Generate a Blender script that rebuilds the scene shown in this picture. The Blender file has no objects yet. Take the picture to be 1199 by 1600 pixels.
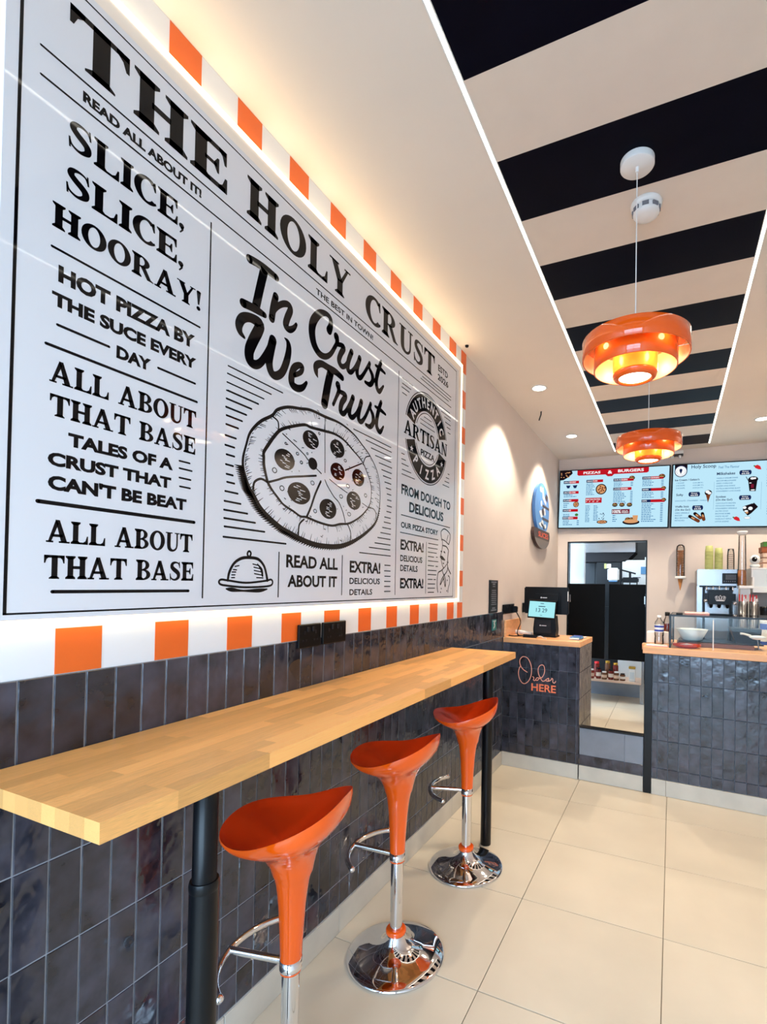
import bpy, bmesh, math, random
from mathutils import Vector, Matrix
random.seed(7)
C = bpy.context.scene.collection
SC = bpy.context.scene
PI = math.pi
cos, sin = math.cos, math.sin
# ---------------------------------------------------------------- camera
cam_d = bpy.data.cameras.new('camera'); cam = bpy.data.objects.new('camera', cam_d); C.objects.link(cam)
cam_d.sensor_fit = 'VERTICAL'; cam_d.sensor_height = 32.0; cam_d.lens = 767.312 / 1600 * 32.0
cam_d.shift_x = (599.5 - 709.916) / 1600; cam_d.shift_y = (902.246 - 800) / 1600
cam_d.clip_start = 0.02; cam_d.clip_end = 200
_r = Vector((0.91371814, 0.40600214, 0.01677566)); _u = Vector((-0.00984228, -0.01915925, 0.999768)); _f = Vector((-0.40622936, 0.91367127, 0.01351017))
cam.matrix_world = Matrix(((_r.x, _u.x, -_f.x, 1.27282), (_r.y, _u.y, -_f.y, 0.0), (_r.z, _u.z, -_f.z, 1.47267), (0, 0, 0, 1)))
SC.camera = cam
# ---------------------------------------------------------------- sky, daylight and exposure
SC.view_settings.view_transform = 'Standard'; SC.view_settings.look = 'None'
SC.view_settings.gamma = 1.0; SC.view_settings.use_curve_mapping = False
SC.view_settings.exposure = 0.40
world = bpy.data.worlds.new('sky'); SC.world = world; world.use_nodes = True
wn = world.node_tree.nodes; wl = world.node_tree.links
bg = wn['Background']; bg.inputs['Color'].default_value = (0.52, 0.75, 1.0, 1); bg.inputs['Strength'].default_value = 9.5
def alight(name, loc, rot, sx, sy, power, col, portal=False, spread=None):
    l = bpy.data.lights.new(name, 'AREA'); l.shape = 'RECTANGLE'; l.size = sx; l.size_y = sy; l.energy = power; l.color = col
    o = bpy.data.objects.new(name, l); C.objects.link(o); o.location = loc; o.rotation_euler = rot
    if portal: l.cycles.is_portal = True
    if spread: l.spread = spread
    return o
# daylight enters through the shop front opening behind the camera (portal = sampling aid for the sky only)
alight('shopfront_daylight_portal', (1.155, -1.40, 1.38), (-PI / 2, 0, PI), 2.1, 2.6, 1.0, (1, 1, 1), portal=True)
WARM = (1.0, 0.78, 0.52); NEUT = (1.0, 0.88, 0.74)
# ---------------------------------------------------------------- materials
def lin(c): return c / 12.92 if c <= 0.04045 else ((c + 0.055) / 1.055) ** 2.4
def rgb(r, g, b): return (lin(r / 255), lin(g / 255), lin(b / 255), 1.0)
def setin(n, name, v):
    if name in n.inputs: n.inputs[name].default_value = v
def mat(name, col, rough=0.5, metal=0.0, spec=0.5, coat=0.0, var=0.0, scale=8.0, bump=0.0, bscale=60.0, rand=0.0, emit=None, estr=0.0, trans=0.0, ior=1.45, alpha=1.0, stretch=None, rvar=0.0):
    m = bpy.data.materials.new(name); m.use_nodes = True; nt = m.node_tree; N = nt.nodes; L = nt.links
    b = N['Principled BSDF']
    b.inputs['Base Color'].default_value = col; b.inputs['Roughness'].default_value = rough; b.inputs['Metallic'].default_value = metal
    setin(b, 'Specular IOR Level', spec); setin(b, 'Coat Weight', coat); setin(b, 'Coat Roughness', 0.05)
    setin(b, 'Transmission Weight', trans); b.inputs['IOR'].default_value = ior; b.inputs['Alpha'].default_value = alpha
    if emit is not None:
        b.inputs['Emission Color'].default_value = emit; b.inputs['Emission Strength'].default_value = estr
    tc = N.new('ShaderNodeTexCoord'); mp = N.new('ShaderNodeMapping'); L.new(tc.outputs['Object'], mp.inputs['Vector'])
    if stretch: mp.inputs['Scale'].default_value = stretch
    oi = N.new('ShaderNodeObjectInfo')
    src = mp.outputs['Vector']
    if rand or var:
        # shift the pattern per object so that alike pieces differ
        va = N.new('ShaderNodeVectorMath'); va.operation = 'ADD'
        vm = N.new('ShaderNodeVectorMath'); vm.operation = 'SCALE'; vm.inputs['Scale'].default_value = 37.0
        cx = N.new('ShaderNodeCombineXYZ'); L.new(oi.outputs['Random'], cx.inputs[0]); L.new(oi.outputs['Random'], cx.inputs[1])
        L.new(cx.outputs[0], vm.inputs[0]); L.new(vm.outputs[0], va.inputs[0]); L.new(mp.outputs['Vector'], va.inputs[1]); src = va.outputs[0]
    if var or rand:
        nz = N.new('ShaderNodeTexNoise'); nz.inputs['Scale'].default_value = scale; nz.inputs['Detail'].default_value = 4.0; L.new(src, nz.inputs['Vector'])
        r1 = N.new('ShaderNodeMapRange'); r1.inputs['From Min'].default_value = 0.3; r1.inputs['From Max'].default_value = 0.7
        r1.inputs['To Min'].default_value = 1 - var; r1.inputs['To Max'].default_value = 1 + var; L.new(nz.outputs['Fac'], r1.inputs['Value'])
        r2 = N.new('ShaderNodeMapRange'); r2.inputs['To Min'].default_value = 1 - rand; r2.inputs['To Max'].default_value = 1 + rand; L.new(oi.outputs['Random'], r2.inputs['Value'])
        mu = N.new('ShaderNodeMath'); mu.operation = 'MULTIPLY'; L.new(r1.outputs[0], mu.inputs[0]); L.new(r2.outputs[0], mu.inputs[1])
        mx = N.new('ShaderNodeVectorMath'); mx.operation = 'SCALE'; mx.inputs[0].default_value = col[:3]; L.new(mu.outputs[0], mx.inputs['Scale'])
        L.new(mx.outputs[0], b.inputs['Base Color'])
        if rvar:
            r3 = N.new('ShaderNodeMapRange'); r3.inputs['From Min'].default_value = 0.3; r3.inputs['From Max'].default_value = 0.7
            r3.inputs['To Min'].default_value = max(0.02, rough - rvar); r3.inputs['To Max'].default_value = rough + rvar; L.new(nz.outputs['Fac'], r3.inputs['Value']); L.new(r3.outputs[0], b.inputs['Roughness'])
    if bump:
        n2 = N.new('ShaderNodeTexNoise'); n2.inputs['Scale'].default_value = bscale; n2.inputs['Detail'].default_value = 2.0; L.new(src, n2.inputs['Vector'])
        bp = N.new('ShaderNodeBump'); bp.inputs['Strength'].default_value = 1.0; bp.inputs['Distance'].default_value = bump
        L.new(n2.outputs['Fac'], bp.inputs['Height']); L.new(bp.outputs[0], b.inputs['Normal'])
        if coat and 'Coat Normal' in b.inputs: pass
    return m
def emat(name, col, s):
    m = bpy.data.materials.new(name); m.use_nodes = True; nt = m.node_tree; N = nt.nodes
    N.remove(N['Principled BSDF']); e = N.new('ShaderNodeEmission'); e.inputs['Color'].default_value = col; e.inputs['Strength'].default_value = s
    nt.links.new(e.outputs[0], N['Material Output'].inputs['Surface']); return m
def glassmat(name, tint=(0.95, 0.98, 0.97, 1), fac=0.10, rough=0.02):
    m = bpy.data.materials.new(name); m.use_nodes = True; nt = m.node_tree; N = nt.nodes; L = nt.links
    N.remove(N['Principled BSDF']); t = N.new('ShaderNodeBsdfTransparent'); t.inputs['Color'].default_value = tint
    g = N.new('ShaderNodeBsdfGlossy'); g.inputs['Roughness'].default_value = rough
    fr = N.new('ShaderNodeFresnel'); fr.inputs['IOR'].default_value = 1.45
    ad = N.new('ShaderNodeMath'); ad.operation = 'ADD'; ad.inputs[1].default_value = fac * 0.3; ad.use_clamp = True; L.new(fr.outputs[0], ad.inputs[0])
    mx = N.new('ShaderNodeMixShader'); L.new(ad.outputs[0], mx.inputs['Fac']); L.new(t.outputs[0], mx.inputs[1]); L.new(g.outputs[0], mx.inputs[2])
    L.new(mx.outputs[0], N['Material Output'].inputs['Surface']); return m
M = {}
M['wall'] = mat('wall_paint', rgb(224, 211, 202), 0.7, var=0.03, scale=3, bump=0.0004, bscale=180)
M['ceil'] = mat('ceiling_paint', rgb(236, 225, 213), 0.7, var=0.02, scale=2)
M['band_black'] = mat('black_band_paint', rgb(5, 7, 22), 0.35, spec=0.06, var=0.1)
M['band_white'] = mat('cream_band_paint', rgb(231, 217, 203), 0.6, var=0.02)
M['tile'] = mat('charcoal_glazed_tile', rgb(50, 50, 60), 0.16, spec=0.75, var=0.65, scale=11, rand=0.35, bump=0.005, bscale=14, rvar=0.10)
M['grout'] = mat('grey_grout', rgb(142, 146, 154), 0.85, var=0.1)
M['floor'] = mat('beige_porcelain_tile', rgb(206, 194, 174), 0.34, spec=0.45, var=0.06, scale=2.6, rand=0.02, bump=0.0001, bscale=60, rvar=0.03)
M['floor_grout'] = mat('floor_grout', rgb(120, 108, 92), 0.8)
M['base'] = mat('skirting_tile', rgb(196, 190, 178), 0.3, var=0.08, scale=6, rand=0.02)
M['wood'] = mat('oak_butcher_block', rgb(242, 178, 106), 0.34, var=0.17, scale=3.4, rand=0.2, stretch=(14, 1.6, 14), bump=0.0001, bscale=50)
M['wood_x'] = mat('oak_worktop_along', rgb(232, 170, 118), 0.38, var=0.12, scale=3.0, stretch=(1.6, 14, 14))
M['wood_dark'] = mat('walnut_board', rgb(128, 70, 40), 0.45, var=0.2, scale=4, stretch=(2, 20, 20))
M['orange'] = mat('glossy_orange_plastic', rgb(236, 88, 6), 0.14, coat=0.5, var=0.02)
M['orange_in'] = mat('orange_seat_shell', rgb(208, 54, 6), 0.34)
M['lamp_orange'] = mat('orange_enamel', rgb(238, 92, 18), 0.08, coat=0.5)
M['lamp_yellow'] = mat('amber_glass_shade', rgb(246, 152, 50), 0.2, coat=0.3, emit=rgb(250, 150, 50), estr=0.25)
M['lamp_cream'] = mat('cream_lamp_lining', rgb(255, 226, 170), 0.4)
M['chrome'] = mat('chrome', rgb(225, 225, 228), 0.04, metal=1.0)
M['steel'] = mat('brushed_steel', rgb(142, 142, 144), 0.26, metal=1.0, var=0.05, bump=0.0001, bscale=25)
M['black_metal'] = mat('black_powder_coat', rgb(4, 6, 10), 0.3, spec=0.35)
M['black'] = mat('black_plastic', rgb(4, 4, 6), 0.32, spec=0.25)
M['black_matte'] = mat('matte_black_board', rgb(3, 3, 4), 0.5, spec=0.12)
M['dark'] = mat('dark_grey_panel', rgb(26, 25, 29), 0.5, spec=0.3)
M['white'] = mat('white_plastic', rgb(238, 238, 236), 0.35)
M['poster'] = mat('glossy_white_acrylic', rgb(226, 226, 230), 0.025, spec=0.5, var=0.006, scale=2)
M['ink'] = mat('black_print', rgb(10, 8, 10), 0.04, spec=0.3)
M['ink_white'] = mat('white_print', rgb(226, 224, 226), 0.05)
M['stripe_w'] = mat('white_striped_paint', rgb(232, 234, 236), 0.35, var=0.01)
M['stripe_o'] = mat('orange_striped_paint', rgb(236, 106, 36), 0.35, var=0.03)
M['led'] = emat('warm_led', (1.0, 0.78, 0.46, 1), 6.5)
M['led_side'] = emat('warm_led_side', (1.0, 0.80, 0.50, 1), 2.6)
M['led2'] = emat('ceiling_led', (1.0, 0.93, 0.80, 1), 6.0)
M['spot'] = emat('downlight_lens', (1.0, 0.93, 0.82, 1), 9.0)
M['bulb'] = emat('lamp_bulb', (1.0, 0.86, 0.62, 1), 9.0)
M['scr_bg'] = emat('screen_light_blue', rgb(190, 232, 250), 0.76)
M['scr_red'] = emat('screen_red', rgb(190, 22, 36), 0.76)
M['scr_dred'] = emat('screen_dark_red', rgb(120, 24, 48), 0.76)
M['scr_navy'] = emat('screen_navy', rgb(24, 40, 84), 0.76)
M['scr_blue'] = emat('screen_blue_text', rgb(60, 120, 170), 0.76)
M['scr_black'] = emat('screen_black', rgb(26, 16, 22), 0.76)
M['scr_white'] = emat('screen_white', rgb(250, 252, 255), 0.76)
M['scr_brown'] = emat('screen_brown', rgb(120, 62, 36), 0.76)
M['scr_tan'] = emat('screen_tan', rgb(220, 160, 110), 0.76)
M['scr_strawb'] = emat('screen_strawberry', rgb(214, 40, 50), 0.76)
M['scr_cyan'] = emat('till_screen_cyan', rgb(170, 238, 245), 0.76)
M['scr_green'] = emat('screen_green', rgb(70, 130, 60), 0.76)
M['glass'] = glassmat('clear_glass', fac=-.08)
M['clear'] = glassmat('clear_plastic', (0.90, 0.88, 0.86, 1), 0.2, 0.08)
M['green'] = mat('lime_paper_cup', rgb(184, 188, 118), 0.6, var=0.06)
M['dgreen'] = mat('green_card', rgb(60, 120, 40), 0.6)
M['cone'] = mat('wafer_cone', rgb(200, 130, 70), 0.7, var=0.15, scale=30)
M['card'] = mat('pale_carton', rgb(220, 190, 170), 0.6)
M['brown'] = mat('brown_carton', rgb(150, 80, 40), 0.6)
M['red'] = mat('red_ceramic', rgb(206, 60, 34), 0.25)
M['redp'] = mat('red_paper', rgb(214, 30, 40), 0.5)
M['pink'] = mat('pink_paper', rgb(236, 180, 176), 0.6)
M['cream'] = mat('cream_card', rgb(244, 234, 222), 0.6)
M['bluep'] = mat('blue_plastic', rgb(70, 130, 180), 0.3)
M['bluelab'] = mat('blue_label', rgb(50, 70, 160), 0.4)
M['blued'] = mat('deep_blue_tub', rgb(50, 80, 160), 0.4)
M['purple'] = mat('purple_tub', rgb(150, 50, 120), 0.4)
M['redliq'] = mat('red_drink', rgb(150, 60, 50), 0.2)
M['sign_blue'] = mat('blue_sign_print', rgb(88, 140, 206), 0.3)
M['sign_brown'] = mat('brown_sign_print', rgb(66, 46, 42), 0.4)
M['sign_grey'] = mat('grey_sign_print', rgb(120, 112, 106), 0.4)
M['sign_coral'] = mat('coral_print', rgb(222, 92, 66), 0.4)
M['coral'] = mat('coral_vinyl', rgb(246, 128, 88), 0.5)
M['coral_l'] = mat('pale_coral_vinyl', rgb(250, 170, 146), 0.5)
M['grey_print'] = mat('grey_print', rgb(120, 120, 128), 0.5)
M['teal'] = mat('teal_card', rgb(30, 110, 110), 0.4)
M['kit_white'] = mat('kitchen_white_board', rgb(214, 222, 226), 0.4)
M['kit_dark'] = mat('kitchen_dark_panel', rgb(20, 24, 28), 0.4)
M['jar'] = mat('red_sauce_jar', rgb(120, 34, 26), 0.2)
M['jarb'] = mat('brown_sauce_jar', rgb(110, 70, 46), 0.2)
M['gold'] = mat('gold_lid', rgb(180, 140, 50), 0.3, metal=0.6)
M['glossy_grey'] = mat('glossy_grey_threshold', rgb(120, 128, 140), 0.12, spec=0.8, var=0.08)
# ---------------------------------------------------------------- mesh helpers
class MB:
    def __init__(s): s.v = []; s.f = []; s.sm = []
    def add(s, vs, fs, sm=False):
        o = len(s.v); s.v += [tuple(p) for p in vs]; s.f += [tuple(i + o for i in f) for f in fs]; s.sm += [sm] * len(fs); return s
    def box(s, x0, x1, y0, y1, z0, z1, b=0.0):
        if b <= 0:
            vs = [(x, y, z) for z in (z0, z1) for y in (y0, y1) for x in (x0, x1)]
            return s.add(vs, [(0, 2, 3, 1), (4, 5, 7, 6), (0, 1, 5, 4), (2, 6, 7, 3), (0, 4, 6, 2), (1, 3, 7, 5)])
        b = min(b, (x1 - x0) / 2.01, (y1 - y0) / 2.01, (z1 - z0) / 2.01)
        bm = bmesh.new(); bmesh.ops.create_cube(bm, size=1.0)
        for v in bm.verts: v.co = Vector(((x0 + x1) / 2 + v.co.x * (x1 - x0), (y0 + y1) / 2 + v.co.y * (y1 - y0), (z0 + z1) / 2 + v.co.z * (z1 - z0)))
        bmesh.ops.bevel(bm, geom=bm.edges[:], offset=b, segments=1 if b < 0.004 else 2, affect='EDGES')
        bm.verts.index_update(); s.add([v.co[:] for v in bm.verts], [[v.index for v in f.verts] for f in bm.faces]); bm.free(); return s
    def lathe(s, prof, cx=0, cy=0, cz=0, n=32, closed=False, sx=1, sy=1, axis='z', smooth=True, caps=True):
        vs = []; k = len(prof)
        for i in range(n):
            a = 2 * PI * i / n
            for r, z in prof:
                if axis == 'z': vs.append((cx + r * cos(a) * sx, cy + r * sin(a) * sy, cz + z))
                elif axis == 'y': vs.append((cx + r * cos(a), cy + z, cz + r * sin(a)))
                else: vs.append((cx + z, cy + r * cos(a), cz + r * sin(a)))
        fs = []
        for i in range(n):
            j = (i + 1) % n
            for q in range(k - 1 if not closed else k):
                p = (q + 1) % k
                if axis == 'y': fs.append((i * k + q, i * k + p, j * k + p, j * k + q))
                else: fs.append((i * k + q, j * k + q, j * k + p, i * k + p))
        s.add(vs, fs, smooth)
        if not closed and caps:
            for q, fl in ((0, 1), (k - 1, 0)):
                if prof[q][0] > 1e-6:
                    loop = [vs[i * k + q] for i in range(n)]
                    if (axis == 'y') != bool(fl): loop = loop[::-1]
                    s.add(loop, [tuple(range(n))])
        return s
    def tube(s, pts, r, n=10, caps=True, smooth=True):
        P = [Vector(p) for p in pts]; R_ = r if isinstance(r, (list, tuple)) else [r] * len(P)
        vs = []; up = None
        for i, p in enumerate(P):
            t = (P[min(i + 1, len(P) - 1)] - P[max(i - 1, 0)]).normalized()
            if up is None:
                up = Vector((0, 0, 1)) if abs(t.z) < 0.9 else Vector((1, 0, 0))
            a = t.cross(up).normalized(); up = a.cross(t).normalized()
            for k in range(n):
                an = 2 * PI * k / n; vs.append(p + (a * cos(an) + up * sin(an)) * R_[i])
        fs = []
        for i in range(len(P) - 1):
            for k in range(n):
                k2 = (k + 1) % n; fs.append((i * n + k, i * n + k2, (i + 1) * n + k2, (i + 1) * n + k))
        s.add(vs, fs, smooth)
        if caps:
            s.add(vs[:n][::-1], [tuple(range(n))]); s.add(vs[-n:], [tuple(range(n))])
        return s
    def prism(s, poly, h, o, ux, uy):
        o = Vector(o); ux = Vector(ux); uy = Vector(uy); nn = ux.cross(uy).normalized(); n = len(poly)
        a = [o + ux * p[0] + uy * p[1] for p in poly]; b_ = [p + nn * h for p in a]
        s.add(a + b_, [tuple(range(n))[::-1], tuple(range(n, 2 * n))] + [(i, (i + 1) % n, (i + 1) % n + n, i + n) for i in range(n)]); return s
    def build(s, name, m, parent=None, loc=None):
        me = bpy.data.meshes.new(name); me.from_pydata(s.v, [], s.f); me.update()
        if any(s.sm): me.polygons.foreach_set('use_smooth', s.sm)
        me.materials.append(M[m] if isinstance(m, str) else m)
        ob = bpy.data.objects.new(name, me); C.objects.link(ob)
        if parent is not None: ob.parent = parent
        if loc is not None: ob.location = loc
        return ob
def thing(name, label, cat, loc=(0, 0, 0), rz=0.0, group=None):
    o = bpy.data.objects.new(name, None); C.objects.link(o); o.location = loc; o.rotation_euler = (0, 0, rz); o.empty_display_size = 0.05
    o['label'] = label; o['category'] = cat
    if group: o['group'] = group
    return o
def tag(o, label, cat, group=None):
    o['label'] = label; o['category'] = cat
    if group: o['group'] = group
    return o
def struct(o): o['kind'] = 'structure'; return o
def lab(o, s): o['label'] = s; return o
def emp(name, loc=(0, 0, 0)):
    o = bpy.data.objects.new(name, None); C.objects.link(o); o.location = loc; o.empty_display_size = 0.05; return o
def dup(root, loc, rz=None, label=None):
    r = root.copy(); C.objects.link(r); r.location = loc
    if rz is not None: r.rotation_euler = (0, 0, rz)
    if label: r['label'] = label
    for ch in list(root.children):
        c = ch.copy(); C.objects.link(c); c.parent = r
        for g in ch.children:
            d = g.copy(); C.objects.link(d); d.parent = c
    return r
def inst(ob, name, loc, parent, rot=None, scale=None):
    o = bpy.data.objects.new(name, ob); C.objects.link(o); o.parent = parent; o.location = loc
    if rot: o.rotation_euler = rot
    if scale: o.scale = scale
    return o
# ---------------------------------------------------------------- flat print helpers
def cat(pts, k=6, closed=False):
    n = len(pts)
    if n < 3: return pts
    out = []
    rng = range(n) if closed else range(n - 1)
    for i in rng:
        g = lambda j: pts[j % n] if closed else pts[max(0, min(n - 1, j))]
        p0, p1, p2, p3 = g(i - 1), g(i), g(i + 1), g(i + 2)
        for q in range(k):
            t = q / k; t2 = t * t; t3 = t2 * t
            out.append(tuple(0.5 * (2 * p1[d] + (p2[d] - p0[d]) * t + (2 * p0[d] - 5 * p1[d] + 4 * p2[d] - p3[d]) * t2 + (3 * p1[d] - p0[d] - 3 * p2[d] + p3[d]) * t3) for d in range(len(p1))))
    if not closed: out.append(tuple(pts[-1]))
    return out
def disc(x, y, rx, ry, n=20): return [(x + rx * cos(2 * PI * i / n), y + ry * sin(2 * PI * i / n)) for i in range(n)]
def ribbon(pts, ws, closed=False, k=5, round_=True):
    if len(ws) == 1: ws = ws * len(pts)
    if len(ws) < len(pts): ws = list(ws) + [ws[-1]] * (len(pts) - len(ws))
    P = cat([(p[0], p[1], w) for p, w in zip(pts, ws)], k, closed); n = len(P); L_ = []; R_ = []
    for i, (x, y, w) in enumerate(P):
        a = P[(i - 1) % n] if closed else P[max(0, i - 1)]; b = P[(i + 1) % n] if closed else P[min(n - 1, i + 1)]
        dx, dy = b[0] - a[0], b[1] - a[1]; l = math.hypot(dx, dy) or 1; nx, ny = -dy / l * w / 2, dx / l * w / 2
        L_.append((x + nx, y + ny)); R_.append((x - nx, y - ny))
    out = []
    for i in range(n if closed else n - 1):
        j = (i + 1) % n; out.append([L_[i], R_[i], R_[j], L_[j]])
    if round_ and not closed:
        for e in (P[0], P[-1]):
            if e[2] > 0.6 * min(P[0][2], P[-1][2]): out.append(disc(e[0], e[1], e[2] / 2, e[2] / 2, 12))
    return out
def ring(cx, cy, rx, ry, tx, ty, a0=0, a1=360, n=28):
    out = []; A = [math.radians(a0 + (a1 - a0) * i / n) for i in range(n + 1)]
    for i in range(n):
        a, b = A[i], A[i + 1]
        out.append([(cx + rx * cos(a), cy + ry * sin(a)), (cx + rx * cos(b), cy + ry * sin(b)), (cx + (rx - tx) * cos(b), cy + (ry - ty) * sin(b)), (cx + (rx - tx) * cos(a), cy + (ry - ty) * sin(a))])
    return out
def rect(x0, y0, x1, y1): return [(x0, y0), (x1, y0), (x1, y1), (x0, y1)]
def serif(ch):
    W_ = 0.25
    def st(x, w=W_, top=1, bot=1):
        o = [rect(x, 0, x + w, 1)]
        if bot: o.append([(x - .09, 0), (x + w + .09, 0), (x + w + .09, .065), (x + w, .15), (x, .15), (x - .09, .065)])
        if top: o.append([(x - .09, 1), (x - .09, .935), (x, .85), (x + w, .85), (x + w + .09, .935), (x + w + .09, 1)])
        return o
    if ch == 'T': return [rect(.31, 0, .31 + W_, 1), [(.21, 0), (.64, 0), (.64, .045), (.54, .12), (.31, .12), (.21, .045)], rect(0, .885, .85, 1), [(0, 1), (0, .66), (.05, .66), (.10, .82), (.2, .91), (.2, 1)], [(.85, 1), (.65, 1), (.65, .91), (.75, .82), (.80, .66), (.85, .66)]], .85
    if ch == 'H': return st(.09) + st(.62) + [rect(.3, .44, .64, .57)], .94
    if ch == 'E': return st(.09) + [rect(.3, .88, .76, 1), rect(.3, 0, .76, .12), [(.78, 1), (.6, 1), (.6, .91), (.68, .84), (.73, .66), (.78, .66)], [(.8, 0), (.8, .36), (.75, .36), (.69, .16), (.6, .09), (.6, 0)], rect(.3, .46, .56, .55), [(.5, .46), (.57, .33), (.61, .33), (.61, .69), (.57, .69), (.5, .55)]], .8
    if ch == 'O': return ring(.47, .5, .47, .52, .25, .11), .94
    if ch == 'L': return st(.09) + [rect(.3, 0, .76, .09), [(.8, 0), (.8, .38), (.75, .38), (.68, .16), (.58, .09), (.58, 0)]], .8
    if ch == 'I': return st(.09), .41
    if ch == 'Y': return [[(.07, 1), (.34, 1), (.6, .45), (.36, .42)], [(.78, 1), (.88, 1), (.6, .44), (.5, .5)], rect(.36, 0, .36 + W_, .5), [(.26, 0), (.69, 0), (.69, .045), (.59, .12), (.36, .12), (.26, .045)], rect(0, .94, .42, 1), rect(.68, .94, .97, 1)], .97
    if ch == 'C': return ring(.48, .5, .48, .52, .25, .11, 48, 318) + [[(.72, .98), (.78, .98), (.80, .62), (.75, .62), (.66, .86), (.7, .93)]] + ribbon([(.80, .20), (.74, .12)], [.04], round_=False), .82
    if ch == 'R': return st(.09) + ring(.38, .73, .40, .27, .23, .08, -90, 90, 16) + [rect(.3, .92, .4, 1), rect(.3, .46, .42, .54), [(.36, .5), (.58, .54), (.84, .10), (.97, .04), (.97, 0), (.68, 0)]], .97
    if ch == 'B': return st(.09) + ring(.38, .74, .37, .26, .22, .08, -90, 90, 16) + ring(.38, .27, .44, .27, .23, .08, -90, 90, 16) + [rect(.3, .92, .4, 1), rect(.3, .46, .4, .54), rect(.3, 0, .4, .08)], .83
    if ch == 'U': return ribbon([(.21, .97), (.21, .34), (.27, .12), (.47, .03), (.66, .12), (.74, .34), (.74, .97)], [.23, .23, .21, .12, .10, .10, .10], round_=False) + [rect(0, .94, .43, 1), rect(.58, .94, .90, 1)], .9
    if ch == 'S': return ribbon([(.64, .72), (.57, .90), (.38, .95), (.2, .88), (.16, .72), (.28, .59), (.45, .48), (.57, .36), (.57, .18), (.42, .06), (.26, .05), (.11, .14), (.07, .30)], [.03, .07, .10, .16, .21, .23, .24, .23, .19, .12, .09, .07, .03], round_=False) + [[(.6, .99), (.65, .99), (.68, .66), (.63, .66)], [(.03, .36), (.08, .36), (.1, .01), (.05, .01)]], .72
    if ch == 'A': return [[(.07, 0), (.20, 0), (.53, .84), (.40, 1)], [(.38, 1), (.57, 1), (.93, 0), (.66, 0)], rect(.25, .25, .72, .37), rect(0, 0, .31, .075), rect(.55, 0, 1.03, .075)], 1.03
    if ch == 'N': return [rect(.10, 0, .20, 1), rect(.74, 0, .84, 1), [(.02, 1), (.3, 1), (.84, 0), (.62, 0)], rect(0, 0, .31, .06), rect(.6, .94, .96, 1)], .96
    if ch == ',': return [disc(.12, .1, .11, .11, 14), [(.06, .02), (.22, .12), (.2, -.05), (.08, -.22), (.04, -.19), (.12, -.06)]], .26
    if ch == '!': return [disc(.14, .1, .11, .11, 14), [(.02, .98), (.26, .98), (.18, .3), (.10, .3)], disc(.14, .95, .12, .07, 12)], .28
    return [], .4
_fc = {}
def sans(txt, off=0.0):
    key = (txt, off)
    if key in _fc: return _fc[key]
    cu = bpy.data.curves.new('t', 'FONT'); cu.body = txt; cu.size = 1.0; cu.offset = off; cu.resolution_u = 3
    ob = bpy.data.objects.new('t', cu); C.objects.link(ob)
    bpy.context.view_layer.update()
    me = bpy.data.meshes.new_from_object(ob.evaluated_get(bpy.context.evaluated_depsgraph_get()))
    vs = [(v.co.x, v.co.y) for v in me.vertices]; fs = [tuple(p.vertices) for p in me.polygons]
    bpy.data.objects.remove(ob); bpy.data.curves.remove(cu); bpy.data.meshes.remove(me)
    if not vs: vs = [(0, 0), (1, 0), (1, 1)]; fs = [(0, 1, 2)]
    x0 = min(v[0] for v in vs); x1 = max(v[0] for v in vs); y0 = min(v[1] for v in vs); y1 = max(v[1] for v in vs)
    _fc[key] = (vs, fs, x0, x1, y0, y1); return _fc[key]
class Flat:
    """printing on a flat face: origin o, in-plane unit axes ux, uy, metres"""
    def __init__(s, o, ux, uy): s.o = Vector(o); s.ux = Vector(ux); s.uy = Vector(uy); s.n = s.ux.cross(s.uy).normalized()
    def P(s, x, y, l=0): return s.o + s.ux * x + s.uy * y + s.n * l
    def polys(s, mb, polys, lift=0.0006):
        for i, p in enumerate(polys):
            a = sum(p[j][0] * p[(j + 1) % len(p)][1] - p[(j + 1) % len(p)][0] * p[j][1] for j in range(len(p)))
            if a < 0: p = p[::-1]
            mb.add([s.P(q[0], q[1], lift) for q in p], [tuple(range(len(p)))])
    def text(s, mb, txt, x0, x1, y0, y1, off=0.0, lift=0.0006):
        vs, fs, a, b, c, d_ = sans(txt, off); kx = (x1 - x0) / (b - a); ky = (y1 - y0) / (d_ - c)
        mb.add([s.P(x0 + (v[0] - a) * kx, y0 + (v[1] - c) * ky, lift) for v in vs], fs)
    def line(s, mb, txt, x, y, size, off=0.0, lift=0.0006, center=False, kx=1.0):
        vs, fs, a, b, c, d_ = sans(txt, off)
        if center: x = x - (a + b) / 2 * size * kx
        mb.add([s.P(x + v[0] * size * kx, y + v[1] * size, lift) for v in vs], fs)
    def words(s, txt, x0, x1, y0, y1, off=0.0, lift=0.0006):
        vs, fs, a, b, c, d_ = sans(txt, off); kx = (x1 - x0) / (b - a); ky = (y1 - y0) / (d_ - c)
        F_ = sorted(((min(vs[i][0] for i in f), max(vs[i][0] for i in f), f) for f in fs)); out = []; mx = -9
        for lo, hi, f in F_:
            if lo - mx > .17: out.append(MB())
            mx = max(mx, hi); out[-1].add([s.P(x0 + (vs[i][0] - a) * kx, y0 + (vs[i][1] - c) * ky, lift) for i in f], [tuple(range(len(f)))])
        return out
    def serif(s, mb, txt, x0, x1, y0, y1, lift=0.0006, gap=.045):
        x = 0; G_ = []; mbs = [mb]
        for ch in txt:
            if ch == ' ': x += .45; G_.append(None); continue
            g, w = serif(ch); G_.append((g, x)); x += w + gap
        x -= gap
        kx = (x1 - x0) / x; ky = (y1 - y0)
        for e in G_:
            if e is None: mb = MB(); mbs.append(mb); continue
            g, gx = e; s.polys(mb, [[(x0 + (p[0] + gx) * kx, y0 + p[1] * ky) for p in q] for q in g], lift)
        return mbs
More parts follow.
